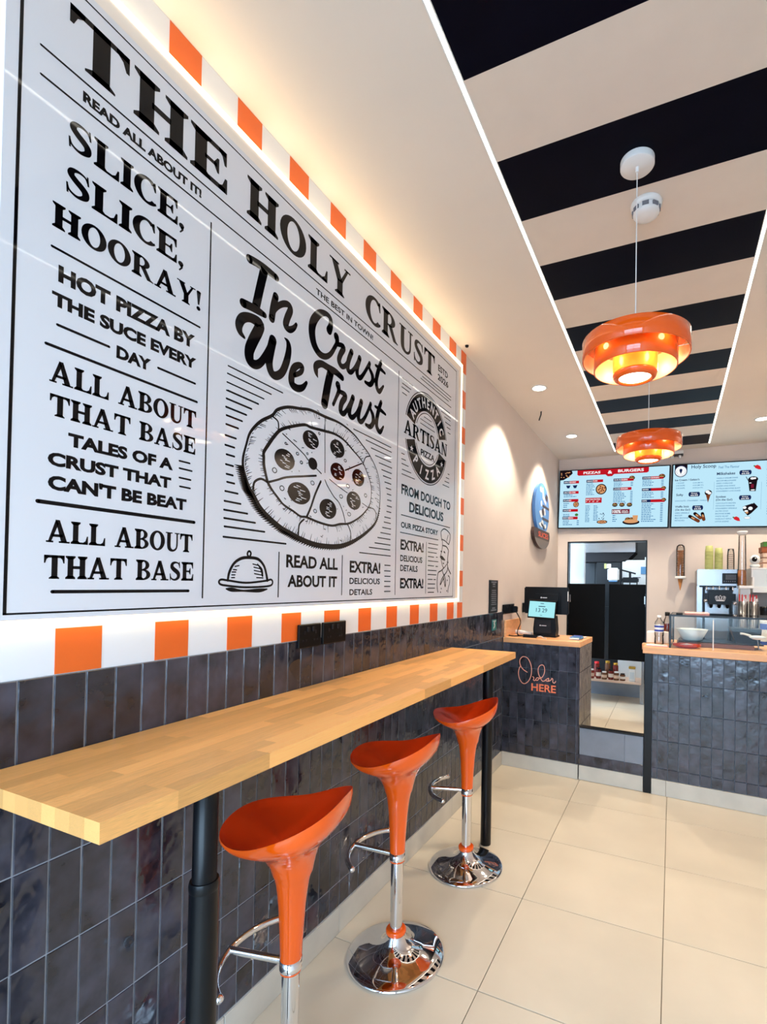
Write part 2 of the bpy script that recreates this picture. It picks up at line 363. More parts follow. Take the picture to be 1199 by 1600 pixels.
# ---------------------------------------------------------------- printed artwork strokes (0.1 mm units: depth along wall, height)
GR={'script':[([(11359,24894),(11633,24946),(12029,24981),(12517,24971)],[270,270,270,240],0),([(11986,24937),(11827,24264),(11654,23476)],[330,320,320],0),([(11155,23378),(11464,23426),(11763,23448),(12029,23449)],[280,270,260,200],0),([(12512,24332),(12406,23888),(12348,23490)],[260,270,270],0),([(12368,23587),(12523,23931),(12805,24223),(13100,24361),(13206,24234),(13064,23869),(12997,23581),(13176,23523),(13388,23681),(13513,23872)],[120,180,210,230,260,270,270,240,190,130],0),([(11225,22333),(11060,22434),(11015,22639),(11148,22901),(11432,23061),(11818,23069),(11802,22858),(11598,22425),(11441,22020),(11470,21734),(11663,21665),(11898,21815),(12155,22199),(12374,22610),(12437,22832)],[100,220,290,300,300,380,380,380,370,360,300,260,260,290,270],0),([(12424,22808),(12312,22337),(12276,21974),(12377,21702),(12590,21664),(12874,21902),(13083,22386),(13171,22826),(13114,23055),(12961,23122)],[330,340,320,300,280,280,290,260,190,50],0),([(13479,22035),(13792,22273),(13867,22492),(13705,22493),(13446,22281),(13327,21901),(13386,21666),(13650,21635),(13917,21773),(14103,22015)],[160,190,200,220,270,300,300,270,220,130],0),([(15318,24522),(15418,24775),(15365,25035),(15081,25073),(14721,24868),(14410,24435),(14337,24010),(14465,23602),(14768,23383),(15133,23422),(15441,23658),(15689,24036),(15813,24259)],[330,270,230,210,300,360,370,350,300,230,200,190,180],0),([(15773,24491),(15824,24348),(15815,24218),(16115,24304),(16255,24249),(16060,23908),(15968,23616),(16122,23470),(16347,23554),(16583,23856),(16798,24339)],[330,270,180,210,270,260,260,240,200,190,190],0),([(16798,24339),(16597,23883),(16559,23522),(16775,23480),(17059,23792),(17380,24328)],[260,260,260,220,180,180],0),([(17380,24328),(17207,23831),(17239,23534),(17446,23504),(17723,23817),(18128,24418)],[260,260,250,220,180,180],0),([(18128,24418),(18111,24203),(18349,23975),(18375,23705),(18160,23483),(17814,23466)],[200,180,260,260,230,150],0),([(18159,23492),(18482,23746),(18723,24124),(18858,24463)],[160,130,120,120],0),([(19046,24852),(18843,24409),(18688,23920),(18743,23563),(18962,23478),(19277,23835)],[220,260,270,260,240,120],0),([(18599,24522),(19013,24527),(19389,24476)],[130,200,130],0),([(14707,22455),(14613,22607),(14606,22840),(14899,23042),(15333,23060),(15785,23080),(16191,23011)],[60,230,280,270,290,290,260],0),([(15464,22950),(15320,22445),(15210,21958),(15129,21586)],[390,400,410,400],0),([(15933,22616),(15993,22408),(15849,22105),(15663,21749)],[320,230,170,160],0),([(15994,22400),(16384,22402),(16409,22283),(16191,21972),(16133,21657),(16320,21591),(16577,21869),(16954,22477)],[180,230,270,270,260,230,190,190],0),([(16954,22477),(16752,21992),(16740,21685),(16960,21646),(17269,21966),(17556,22511)],[260,260,260,220,180,180],0),([(17556,22511),(17382,21981),(17391,21694),(17608,21672),(17926,22045),(18269,22666)],[260,260,250,220,180,180],0),([(18269,22666),(18252,22452),(18468,22196),(18479,21873),(18247,21639),(17924,21633)],[200,180,260,260,230,150],0),([(18246,21648),(18587,21906),(18829,22312),(18922,22628)],[160,130,120,120],0),([(19109,23027),(18906,22575),(18776,22106),(18804,21783),(19069,21647),(19342,21969)],[220,260,270,260,240,120],0),([(18628,22672),(19078,22656),(19501,22592)],[130,200,130],0)],'pizza':[([(12467,20281),(12696,20550),(13183,20803),(13807,20957),(14369,21088),(15206,21103),(15913,21141),(16461,21097),(17116,20941),(17656,20689),(18140,20450),(18563,20135),(18917,19743),(19108,19258),(19174,18600),(19067,17914),(18783,17404),(18177,16964),(17560,16631),(16900,16353),(16207,16170),(15426,16110),(14696,16132),(13958,16260),(13468,16400),(13010,16533),(12428,16817),(12013,17103),(11743,17431),(11567,17633),(11434,17904),(11301,18269),(11292,18594),(11403,19016),(11518,19378),(11722,19671),(12019,19966)],[110,110,110,110,110,120,100,90,80,70,60,50,45,45,50,70,110,140,150,180,200,200,200,200,200,200,200,200,190,160,120,100,90,80,90,100,110],1),([(12138,18972),(12356,19306),(12581,19613),(12861,19907),(13304,20147),(14042,20445),(14389,20454),(15161,20545),(15798,20607),(16410,20526),(16989,20292),(17680,19973),(18089,19565),(18390,19119),(18447,18665),(18339,18183),(17911,17753),(17382,17413),(16802,17166),(16246,17079),(15718,16954),(14967,16987),(14265,17093),(13925,17086),(13548,17220),(13084,17370),(12833,17545),(12540,17777),(12348,17984),(12250,18207),(12150,18529),(12134,18799)],[120,130,130,120,110,110,110,110,100,90,80,60,50,45,45,55,70,80,90,90,90,90,90,80,80,80,90,90,110,110,120,120],1),([(15193,20514),(15219,19714),(15243,18953)],[40],0),([(12962,19810),(13529,19585),(14075,19350),(14285,19209),(15030,18868)],[45],0),([(12393,18028),(12766,18173),(13205,18352),(14099,18574),(14734,18726)],[75],0),([(15009,18564),(14697,18012),(14480,17509),(14264,17112)],[95],0),([(15251,18673),(15415,18462),(15812,18123),(16151,17929),(16437,17548),(16589,17184)],[45],0),([(15533,18750),(16062,18585),(16690,18423)],[35],0),([(17779,18164),(18222,18050)],[35],0),([(16519,19322),(17086,19591),(17683,19875)],[60],0),([(12515,20244),(12732,20153),(12774,19881)],[60],0),([(15176,21073),(15198,20556)],[35],0),([(18266,20334),(17948,20196),(17762,19848)],[50],0),([(18222,18036),(18635,18051),(18852,17884),(18860,17649)],[45],0),([(16768,17119),(16973,16795),(16934,16443)],[50],0),([(12302,18010),(12030,18058),(11772,17905),(11715,17660)],[80],0),([(14119,16998),(13880,16779),(13837,16399)],[70],0)],'rules':[([(10656,21204),(12919,21204)],[42],0),([(10636,20966),(12398,20966)],[42],0),([(10626,20700),(12086,20700)],[42],0),([(10615,20446),(11849,20446)],[42],0),([(10622,20204),(11576,20204)],[42],0),([(10669,20453),(11851,20453)],[55],0),([(10619,20199),(11579,20199)],[55],0),([(10607,19943),(11377,19943)],[55],0),([(10633,19696),(11220,19696)],[55],0),([(10629,19426),(11075,19426)],[55],0),([(10612,19090),(10997,19090)],[55],0),([(10613,18796),(10946,18796)],[55],0),([(10666,18523),(10954,18523)],[55],0),([(10648,18220),(10916,18220)],[55],0),([(10682,17934),(10912,17934)],[55],0),([(10708,17697),(10977,17697)],[55],0),([(10647,17410),(11112,17410)],[55],0),([(10630,17110),(11232,17110)],[55],0),([(10618,16844),(11506,16844)],[55],0),([(10632,16594),(11831,16594)],[55],0),([(10651,16345),(12236,16345)],[55],0),([(10622,16030),(13224,16030)],[55],0),([(17034,21179),(20042,21179)],[42],0),([(17962,20967),(20098,20967)],[42],0),([(18376,20729),(20058,20729)],[42],0),([(18721,20478),(20067,20478)],[42],0),([(19031,20217),(20152,20217)],[42],0),([(19260,19953),(20133,19953)],[42],0),([(19403,19700),(20095,19700)],[42],0),([(19547,19440),(20104,19440)],[42],0),([(19675,19183),(20113,19183)],[42],0),([(19767,18918),(20122,18918)],[42],0),([(19804,18644),(20151,18644)],[42],0),([(19786,18358),(20190,18358)],[42],0),([(19759,18092),(20152,18092)],[42],0),([(19586,17808),(20114,17808)],[42],0),([(19549,17566),(20123,17566)],[42],0),([(19423,17303),(20160,17303)],[42],0),([(19273,17044),(20141,17044)],[42],0),([(19036,16796),(20130,16796)],[42],0),([(18814,16534),(20140,16534)],[42],0),([(18363,16298),(20120,16298)],[42],0),([(17634,16014),(20177,16014)],[42],0),([(19673,15557),(20173,15557)],[42],0),([(19655,15292),(20183,15292)],[42],0),([(19691,15043),(20192,15043)],[42],0),([(19671,14800),(20200,14800)],[42],0),([(19680,14565),(20180,14565)],[42],0),([(19688,14327),(20217,14327)],[42],0),([(22897,25629),(26457,25629)],[42],0),([(23095,25804),(26778,25804)],[42],0),([(20988,24894),(22081,24894)],[42],0),([(20997,24637),(21876,24637)],[42],0),([(20945,24440),(21699,24440)],[42],0),([(21015,24181),(21455,24181)],[42],0),([(25209,24973),(26649,24973)],[42],0),([(25489,24729),(26813,24729)],[42],0),([(25918,24535),(26756,24535)],[42],0),([(26051,24263),(26807,24263)],[42],0),([(26283,24031),(26777,24031)],[42],0),([(26420,23749),(26788,23749)],[42],0),([(21045,21169),(21325,21169)],[42],0),([(21055,20900),(21468,20900)],[42],0),([(21081,20665),(21747,20665)],[42],0),([(21134,20387),(22033,20387)],[42],0),([(21099,20156),(22438,20156)],[42],0),([(26520,21290),(26735,21290)],[42],0),([(26268,21031),(26707,21031)],[42],0),([(26106,20781),(26717,20781)],[42],0),([(25837,20526),(26728,20526)],[42],0),([(24148,16952),(25347,16952)],[42],0),([(24113,16710),(25296,16710)],[42],0),([(24122,16466),(25186,16466)],[42],0),([(24131,16225),(24840,16225)],[42],0),([(25134,16244),(25315,16244)],[42],0),([(24141,15990),(25409,15990)],[42],0),([(24117,15729),(24859,15729)],[42],0),([(25096,15715),(25371,15715)],[42],0),([(24127,15468),(25200,15468)],[42],0),([(24136,15233),(25174,15233)],[42],0),([(24146,14967),(24714,14967)],[42],0),([(24866,14962),(25125,14962)],[42],0),([(24156,14712),(25040,14712)],[42],0),([(24142,14478),(25026,14478)],[42],0),([(24173,14244),(24917,14244)],[42],0),([(9132,17963),(9442,17963)],[45],0),([(9138,17762),(9513,17762)],[45],0),([(9144,17506),(9482,17506)],[45],0),([(9166,17270),(9472,17270)],[45],0),([(21116,18124),(26932,18124)],[42],0),([(21058,17245),(25360,17245)],[42],0),([(5729,25991),(26800,25991)],[45],0),([(5743,25377),(26826,25377)],[45],0),([(6028,21884),(9655,21884)],[50],0),([(6171,20240),(7242,20240)],[55],0),([(8470,20237),(9547,20237)],[55],0),([(5969,19742),(9616,19742)],[60],0),([(5897,16340),(9624,16340)],[80],0),([(6212,14414),(9494,14414)],[70],0),([(9948,25076),(9948,14213)],[40],0),([(12912,15712),(12912,14189)],[45],0),([(16440,15814),(16440,14214)],[45],0),([(20653,25098),(20653,14169)],[40],0),([(23889,16996),(23889,14195)],[40],0)],'cloche':[([(11620,15474),(11547,15557),(11577,15645),(11641,15660),(11688,15591),(11640,15476)],[60],0),([(10816,14720),(10867,14978),(11039,15254),(11310,15417),(11627,15460),(11992,15428),(12237,15230),(12350,14969),(12406,14741)],[70,80,80,90,90,90,80,80,90],0),([(10500,14682),(10584,14745),(10845,14720),(11521,14658),(12322,14729),(12569,14775),(12644,14679),(12539,14571),(12052,14527),(11398,14516),(10791,14564),(10559,14601)],[60],1),([(10764,14467),(10971,14442),(11402,14406),(12055,14412),(12400,14453)],[40,120,60,120,40],0),([(11776,15262),(12032,15221)],[35],0),([(11819,15161),(12103,15119)],[35],0),([(11835,15058),(12161,15016)],[35],0),([(11851,14955),(12191,14912)],[35],0),([(11942,14828),(12215,14823)],[35],0),([(11072,15157),(11224,15188)],[35],0),([(11014,15056),(11136,15051)],[35],0),([(10968,14981),(11107,14985)],[35],0),([(10959,14893),(11079,14896)],[35],0),([(10949,14809),(11069,14812)],[35],0),([(11963,15270),(12138,15094),(12192,14885)],[30,90,60],0)],'chef':[([(25852,17271),(25753,17557),(25744,17771),(26115,17961),(26569,17912),(26975,17732),(27013,17457),(26840,17109)],[50],0),([(25887,17328),(26335,17259),(26800,17106)],[45],0),([(26712,17651),(26589,17419),(26530,17276)],[35],0),([(26027,16979),(26478,16943),(26788,16745),(26756,16550),(26704,16215),(26779,15998)],[60],0),([(25953,17253),(25930,16874),(25818,16544),(25678,16310)],[45],0),([(25679,16294),(25892,16253),(26316,16140)],[60,170,60],0),([(25810,16114),(25905,15931),(26012,15774),(26207,15673),(26585,15907)],[45],0),([(26069,15938),(26158,15926)],[60],0),([(26169,16621),(26298,16575)],[70],0),([(25753,16620),(25878,16601)],[60],0),([(26207,15673),(25835,15498),(25435,15353),(25328,14981),(25319,14612),(25430,14242)],[50],0),([(26645,16047),(26792,15667),(27181,15345)],[60],0),([(25958,15556),(26223,15266),(26666,15525),(26719,15830)],[50],0),([(26224,15239),(25857,14936),(25744,14667),(26168,15048)],[50],0),([(26289,15214),(26457,14889),(26418,14561),(26166,15102)],[60],0),([(26810,15225),(27014,15119),(27028,14785),(26841,14451),(26824,14230)],[45],0),([(25876,14464),(25902,14442)],[60],0),([(25785,14250),(25811,14228)],[60],0),([(26689,14958),(26716,14937)],[60],0),([(26636,14325),(26663,14303)],[60],0)]}
PEP=[(13087,18942,487,359),(13846,17901,591,392),(14403,19993,444,338),(15981,20073,464,352),(17436,19202,438,363),(17148,18175,501,384),(15474,17577,518,389),(16030,19165,466,341)]
OLV=[(13120,19512,64,50),(13707,19303,85,63),(13920,19035,81,67),(12624,18468,113,98),(12983,17929,118,96),(14538,18412,115,89),(16506,19717,97,68),(16716,18709,127,85),(16278,18203,122,84),(18004,18542,111,91),(16839,17561,129,90),(14716,17387,105,82),(13917,19039,76,67),(14862,20358,65,55),(14227,19433,61,49),(14534,19132,254,224)]
TX=[('THE', 's', 6245, 10465, 26284, 27512), ('HOLY', 's', 11215, 16610, 26267, 27487), ('CRUST', 's', 17720, 24525, 26233, 27813), ('READ ALL ABOUT IT!', 'b', 6545, 9610, 25536, 25789), ('SLICE,', 's', 6260, 9125, 24295, 24947), ('SLICE,', 's', 6235, 9130, 23257, 23890), ('HOORAY!', 's', 6015, 9680, 22335, 22879), ('HOT PIZZA BY', 'b', 6160, 9510, 21183, 21565), ('THE SUCE EVERY', 'b', 6050, 9570, 20628, 20922), ('DAY', 'b', 7415, 8270, 20055, 20363), ('ALL ABOUT', 's', 6045, 9605, 18964, 19457), ('THAT BASE', 's', 6065, 9605, 18238, 18710), ('TALES OF A', 'b', 6435, 8945, 17650, 17960), ('CRUST THAT', 'b', 6055, 8905, 17148, 17450), ("CAN'T BE BEAT", 'b', 6070, 9375, 16626, 16956), ('ALL ABOUT', 's', 6065, 9585, 15486, 15986), ('THAT BASE', 's', 6040, 9635, 14695, 15211), ('THE BEST IN TOWN!', 'm', 14520, 18350, 25533, 25759), ('READ ALL', 'n', 13260, 16150, 15211, 15669), ('ABOUT IT', 'n', 13345, 16120, 14518, 14960), ('EXTRA!', 'n', 16955, 19305, 15130, 15644), ('DELICIOUS', 'm', 16955, 19285, 14655, 14922), ('DETAILS', 'm', 16970, 18670, 14187, 14441), ('ESTD', 'm', 24985, 26285, 26890, 27259), ('2026', 'm', 24950, 26370, 26367, 26722), ('ARTISAN', 's', 21230, 26340, 22249, 22979), ('PIZZA', 'm', 23045, 24685, 21571, 21922), ('FROM DOUGH TO', 'n', 21095, 26945, 19155, 19673), ('DELICIOUS', 'n', 21920, 26000, 18366, 18905), ('OUR PIZZA STORY', 'n', 21115, 25320, 17489, 17790), ('EXTRA!', 'n', 21105, 23565, 16390, 16922), ('DELICIOUS', 'm', 21105, 23430, 15818, 16136), ('DETAILS', 'm', 21120, 22930, 15326, 15645), ('EXTRA!', 'n', 21130, 23610, 14460, 14993)]
ORD=[[(2172,7748),(1794,7972),(1568,8295),(1518,8634),(1669,8903),(1889,8984),(2177,8878),(2400,8534),(2516,8076),(2481,7521),(2291,7079),(2010,6838),(1767,6858),(1541,7136),(1423,7596),(1484,7988),(1592,8190)],[(2613,7448),(2722,7374),(2681,7200),(2790,7147),(2896,7284)],[(2898,7200),(2917,7349),(3067,7406),(3154,7371),(3303,7385)],[(2898,7200),(3006,7189),(3196,7375),(3281,7467)],[(3303,7385),(3492,7613),(3593,8000),(3524,8372),(3331,8440),(3140,8298),(3058,8038),(3106,7704),(3239,7421),(3413,7185),(3584,7202),(3730,7341)],[(3688,7316),(3814,7391),(3919,7443),(3922,7276),(3796,7222),(3710,7277)],[(3732,7216),(3923,7213),(4111,7335),(4172,7466),(4257,7391),(4260,7183),(4387,7112),(4489,7267)]]
# ================================================================ ROOM
YF = -1.40; YB = 5.97; XR = 2.31; ZC = 3.007; KY = 8.4
YZL = (0, 1, 0), (0, 0, 1)
floor = struct(MB().box(-1.2, 3.3, -3.6, KY + .1, -0.10, -0.006).build('floor', 'floor_grout'))
xs = [0.0, .642, 1.252, 1.862, XR]; ys = [2.268 + .578 * k for k in range(-6, 11)]
tbase = {}
for i in range(4):
    w = xs[i + 1] - xs[i] - .003
    tbase[i] = MB().box(0, w, 0, .575, -0.008, 0.0, .0008)
    t0 = None
    for j, y in enumerate(ys[:-1]):
        if t0 is None: t0 = tbase[i].build('floor_tile', 'floor', floor); t0.location = (xs[i] + .0015, y + .0015, 0)
        else: inst(t0.data, 'floor_tile', (xs[i] + .0015, y + .0015, 0), floor)
MB().box(-3, 6, -12, -1.6, -.12, -.01).build('pavement', 'grout')['kind'] = 'structure'
# left wall: plaster, tiled dado, striped surround
wl_ = struct(MB().box(-.12, -.004, YF, YB + .12, 0, ZC).build('wall_left', 'wall'))
MB().box(-.006, .0018, YF, 3.864, .10, 1.2525).build('grout_bed', 'grout', wl_)
rows = [1.2525, 1.044, .838, .630, .421, .212, .112]
MT = {}
def tile_mesh(w, h, k):
    mb = MB(); c = .0015
    mb.add([(-.004, -w / 2, -h / 2), (-.004, w / 2, -h / 2), (-.004, w / 2, h / 2), (-.004, -w / 2, h / 2), (.0022, -w / 2, -h / 2), (.0022, w / 2, -h / 2), (.0022, w / 2, h / 2), (.0022, -w / 2, h / 2), (.004, -w / 2 + c, -h / 2 + c), (.004, w / 2 - c, -h / 2 + c), (.004, w / 2 - c, h / 2 - c), (.004, -w / 2 + c, h / 2 - c)],
           [(0, 1, 5, 4), (1, 2, 6, 5), (2, 3, 7, 6), (3, 0, 4, 7), (4, 5, 9, 8), (5, 6, 10, 9), (6, 7, 11, 10), (7, 4, 8, 11), (8, 9, 10, 11)])
    return mb
def get_tile(w, h):
    key = (round(w, 3), round(h, 3))
    if key not in MT:
        o = tile_mesh(w, h, 0).build('tile', 'tile'); MT[key] = o.data; bpy.data.objects.remove(o)
    return MT[key]
def tilt(k=.006): return (random.uniform(-k, k), random.uniform(-k, k), random.uniform(-k, k) * .3)
cnt = 0; rest = MB()
for c in range(-29, 49):
    y = .581 + .067 * c; y1 = min(y + .067, 3.862)
    if y1 - y < .01: continue
    for r in range(6):
        za, zb = rows[r + 1], rows[r]; w = y1 - y - .0028; h = zb - za - .0028
        if c >= -2 and cnt < 300 and not (r == 5 and c > 41):
            inst(get_tile(w, h), 'tile', (0, (y + y1) / 2, (za + zb) / 2), wl_, tilt()); cnt += 1
        else:
            rest.box(-.004, .0038, y + .0014, y1 - .0014, za + .0014, zb - .0014)
o = rest.build('tile', 'tile', wl_); o['kind'] = 'stuff'
# skirting along the left wall
bl = struct(MB().box(-.004, .002, YF, 3.862, 0, .108).build('baseboard_left', 'grout'))
for k in range(-6, 4):
    ya = 1.714 + .578 * k + .001; yb = min(ya + .576, 3.858)
    if yb <= YF or ya >= 3.84: continue
    MB().box(.0, .009, max(ya, YF), yb, .001, .110, .001).build('skirting_tile', 'base', bl)
# painted stripes around the poster board
MB().box(-.004, -.001, YF, 3.005, 1.2525, ZC - .001).build('striped_surround', 'stripe_w', wl_)
for i in range(-8, 10):
    y = .6505 + .2347 * i
    MB().box(-.002, .0, y, y + .0992, 1.2535, 1.357).build('painted_stripe', 'stripe_o', wl_)
for i in range(-9, 9):
    y = .884 + .2315 * i
    MB().box(-.002, .0, y, y + .1, 2.90, ZC - .002).build('painted_stripe', 'stripe_o', wl_)
for za, zb in ((2.867, 3.005), (2.634, 2.75), (2.401, 2.509), (2.167, 2.28), (1.932, 2.041), (1.692, 1.797), (1.459, 1.561), (1.2535, 1.353)):
    MB().box(-.002, .0, 2.92, 3.003, za, zb).build('painted_stripe', 'stripe_o', wl_)
# back wall with the kitchen doorway
struct(MB().box(-.004, .12, YB, YB + .12, 0, ZC).box(1.003, XR, YB, YB + .12, 0, ZC).box(.12, 1.003, YB, YB + .12, 2.0, ZC).build('wall_back', 'wall'))
dk = struct(MB().box(.114, .126, YB - .006, YB + .121, 0, 2.0).box(.997, 1.009, YB - .006, YB + .121, 0, 2.0).box(.114, 1.009, YB - .006, YB + .121, 1.994, 2.006).build('trim_1', 'black'))
struct(MB().box(XR, XR + .12, YF, YB + .12, 0, ZC).build('wall_right', 'wall'))
# shop front: opening, frame and glazing behind the camera
wf = struct(MB().box(-.12, .1, YF - .12, YF, 0, ZC).box(2.21, XR + .12, YF - .12, YF, 0, ZC).box(.1, 2.21, YF - .12, YF, 2.68, ZC).build('wall_front', 'wall'))
fr = MB()
for x in (.1, 1.12, 2.16): fr.box(x, x + .05, YF - .10, YF - .04, 0, 2.68)
fr.box(.1, 2.21, YF - .10, YF - .04, 0, .08).box(.1, 2.21, YF - .10, YF - .04, 2.62, 2.68).box(.1, 2.21, YF - .10, YF - .04, 2.1, 2.15)
w1 = struct(fr.build('window_1', 'black_metal'))
# ceiling with painted black and cream bands between the light lines
ce = struct(MB().box(-.12, XR + .12, YF - .12, YB + .12, ZC, ZC + .1).build('ceiling', 'ceil'))
xl, xr_ = .678, 1.604
E_ = [1.3482, 1.6604, 1.9764, 2.2917, 2.6005, 2.9115, 3.2222, 3.5393, 3.847, 4.1683, 4.4814, 4.8081, 5.1172, 5.445, 5.7883]
P_ = .3140
edges = [E_[0] - P_ * k for k in range(8, 0, -1)] + E_
for k in range(len(edges) - 1):
    black = (k - 8) % 2 != 0
    MB().box(xl, xr_, edges[k], edges[k + 1], ZC - .003, ZC).build('painted_band', 'band_black' if black else 'band_white', ce)
for x in (.657, 1.604):
    nm = 'trim_2' if x < 1 else 'trim_3'
    t = struct(MB().box(x, x + .0035, YF, 5.79, ZC - .004, ZC).box(x + .0175, x + .021, YF, 5.79, ZC - .004, ZC).build(nm, 'white'))
    MB().box(x + .0045, x + .0155, YF, 5.79, ZC - .0035, ZC - .001).build('light_line', 'led2', t)
# kitchen beyond the doorway
struct(MB().box(-1.0, 2.4, KY, KY + .1, 0, 2.8).build('wall_kitchen_end', 'kit_dark'))
struct(MB().box(-1.1, -1.0, YB + .12, KY, 0, 2.8).box(2.4, 2.5, YB + .12, KY, 0, 2.8).build('wall_kitchen_side', 'wall'))
struct(MB().box(-1.1, 2.5, YB + .12, KY + .1, 2.8, 2.9).build('ceiling_kitchen', 'ceil'))
alight('kitchen_ceiling_light', (.6, 6.9, 2.78), (0, 0, 0), 1.6, .6, 38, (.86, .95, 1.0))
# ---------------------------------------------------------------- downlights
def downlight(x, y, label):
    t = thing('downlight', label, 'downlight', (x, y, ZC), 0, 'recessed ceiling downlights')
    MB().lathe([(.060, -.001), (.060, -.006), (.052, -.008), (.049, -.004), (.049, -.001)], n=32, closed=True).build('trim_ring', 'white', t)
    MB().lathe([(0, -.004), (.049, -.004)], n=32).build('lens', 'spot', t)
    l = bpy.data.lights.new('downlight_beam', 'SPOT'); l.energy = 72; l.color = (1, .86, .68); l.spot_size = math.radians(106); l.spot_blend = .42; l.shadow_soft_size = .04
    o = bpy.data.objects.new('downlight_beam', l); C.objects.link(o); o.parent = t; o.location = (0, 0, -.02)
downlight(.313, 3.722, 'round white recessed downlight nearer the camera on the left of the ceiling')
downlight(.318, 5.043, 'round white recessed downlight on the left near the menu screens')
downlight(1.995, 5.128, 'round white recessed downlight on the right side of the ceiling')
downlight(1.995, 3.75, 'round white recessed downlight above the right end of the serving counter')
# ---------------------------------------------------------------- poster board
pb = thing('poster_board', 'large white glossy newspaper-style poster board with warm backlit edge', 'poster', (0, 1.65, 1.36))
def pbuild(mb, name, m): 
    o = mb.build(name, m, pb); o.location = (0, -1.65, -1.36); return o
pbuild(MB().box(.001, .026, .53, 2.775, 1.40, 2.785), 'backing', 'white')
pbuild(MB().box(.026, .0405, .512, 2.79, 1.383, 2.806, .001), 'face_panel', 'poster')
for a in ((.001, .030, .492, 2.905, 1.364, 1.383), (.001, .030, .492, 2.905, 2.806, 2.893), (.001, .030, .492, .512, 1.383, 2.806), (.001, .030, 2.79, 2.905, 1.383, 2.806)):
    pass
led = MB()
def ledbar(y0, y1, z0, z1): led.box(.001, .022, y0, y1, z0, z1)
ledbar(.488, 2.895, 2.868, 2.888); pbuild(led, 'light_edge', 'led')
for a in ((.488, 2.895, 1.362, 1.381), (.488, .509, 1.381, 2.868), (2.875, 2.895, 1.381, 2.868)):
    led = MB(); ledbar(*a); pbuild(led, 'light_edge', 'led_side')
pbuild(MB().box(.001, .020, .512, 2.875, 2.806, 2.868).box(.001, .020, 2.79, 2.875, 1.383, 2.806), 'diffuser', 'cream')
F = Flat((.0405, 0, 0), *YZL)
mb = MB()
for r in ((.5353, 1.3945, .5415, 2.788), (2.7515, 1.3945, 2.755, 2.788), (.5353, 1.3945, 2.755, 1.3985), (.5353, 2.784, 2.755, 2.788)): F.polys(mb, [rect(*r)], .0004)
pbuild(mb, 'border_line', 'ink')
s4 = lambda pts: [(p[0] / 1e4, p[1] / 1e4) for p in pts]
for k0, k1 in ((0, 5), (5, 8), (8, 16), (16, 26)):
    mb = MB()
    for q in range(k0, k1):
        pts, ws, cl = GR['script'][q]; F.polys(mb, ribbon(s4(pts), [w / 1e4 for w in ws], bool(cl)), .0004 + .00001 * (q % 7))
    pbuild(mb, 'script_lettering', 'ink')
for nm in ('rules', 'cloche', 'chef'):
    mb = MB(); q = 0
    for pts, ws, cl in GR[nm]:
        q += 1; F.polys(mb, ribbon(s4(pts), [w / 1e4 * (1.35 if nm == 'chef' else 1.1) for w in ws], bool(cl)), .0004 + .00001 * (q % 7))
    pbuild(mb, {'script': 'script_lettering', 'rules': 'printed_rules', 'cloche': 'cloche_drawing', 'chef': 'chef_drawing'}[nm], 'ink')
mb = MB(); q = 0
for pts, ws, cl in GR['pizza']:
    q += 1; F.polys(mb, ribbon(s4(pts), [w / 1e4 for w in ws], bool(cl)), .0004 + .00001 * (q % 7))
rnd = random.Random(3)
out_ = cat(s4(GR['pizza'][0][0]), 6, True); inn = cat(s4(GR['pizza'][1][0]), 6, True)
cxp, czp = 1.553, 1.888
def ang(p): return math.atan2(p[1] - czp, (p[0] - cxp) * .77)
for p in inn[::1]:
    a = ang(p)
    if rnd.random() < .55:
        l = rnd.uniform(.008, .03); dx, dy = (p[0] - cxp), (p[1] - czp); L_ = math.hypot(dx, dy); dx /= L_; dy /= L_
        F.polys(mb, ribbon([p, (p[0] + dx * l + .004, p[1] + dy * l)], [.0035, .001], round_=False), .0005)
for p in out_:
    a = math.degrees(ang(p))
    dx, dy = (p[0] - cxp), (p[1] - czp); L_ = math.hypot(dx, dy); dx /= L_; dy /= L_
    if -170 < a < -15:
        F.polys(mb, ribbon([p, (p[0] + dx * .022 - .012, p[1] + dy * .02 + .004)], [.012, .001], round_=False), .0005)
    if rnd.random() < .6:
        l = rnd.uniform(.012, .035); F.polys(mb, ribbon([(p[0] - dx * .008, p[1] - dy * .008), (p[0] - dx * l, p[1] - dy * l + .006)], [.003, .001], round_=False), .0005)
for _ in range(70):
    r = rnd.uniform(.1, .3); t = rnd.uniform(0, 2 * PI); x, y = cxp + r * cos(t) * 1.1, czp + r * sin(t) * .85
    F.polys(mb, ribbon([(x, y), (x + rnd.uniform(-.014, .014), y - .003)], [.003], round_=False), .0005)
for x, y, rx, ry in PEP:
    F.polys(mb, [disc(x / 1e4, y / 1e4, rx / 1e4, ry / 1e4, 26)], .0006)
for x, y, rx, ry in OLV:
    x, y, rx, ry = x / 1e4, y / 1e4, rx / 1e4, ry / 1e4
    if rx > .02: F.polys(mb, [disc(x, y, rx, ry, 20)], .0006)
    else: F.polys(mb, ring(x, y, rx, ry, .0035, .003, n=12), .0006)
pbuild(mb, 'pizza_drawing', 'ink')
mb = MB()
for x, y, rx, ry in PEP:
    x, y, rx, ry = x / 1e4, y / 1e4, rx / 1e4, ry / 1e4
    for k in range(9):
        a, b = rnd.uniform(-.6, .3) * rx, (k - 4) / 6 * ry
        F.polys(mb, ribbon([(x + a, y + b), (x + a + rnd.uniform(.2, .5) * rx, y + b - .002)], [.0035, .002], round_=False), .0009)
pbuild(mb, 'drawing_highlight', 'ink_white')
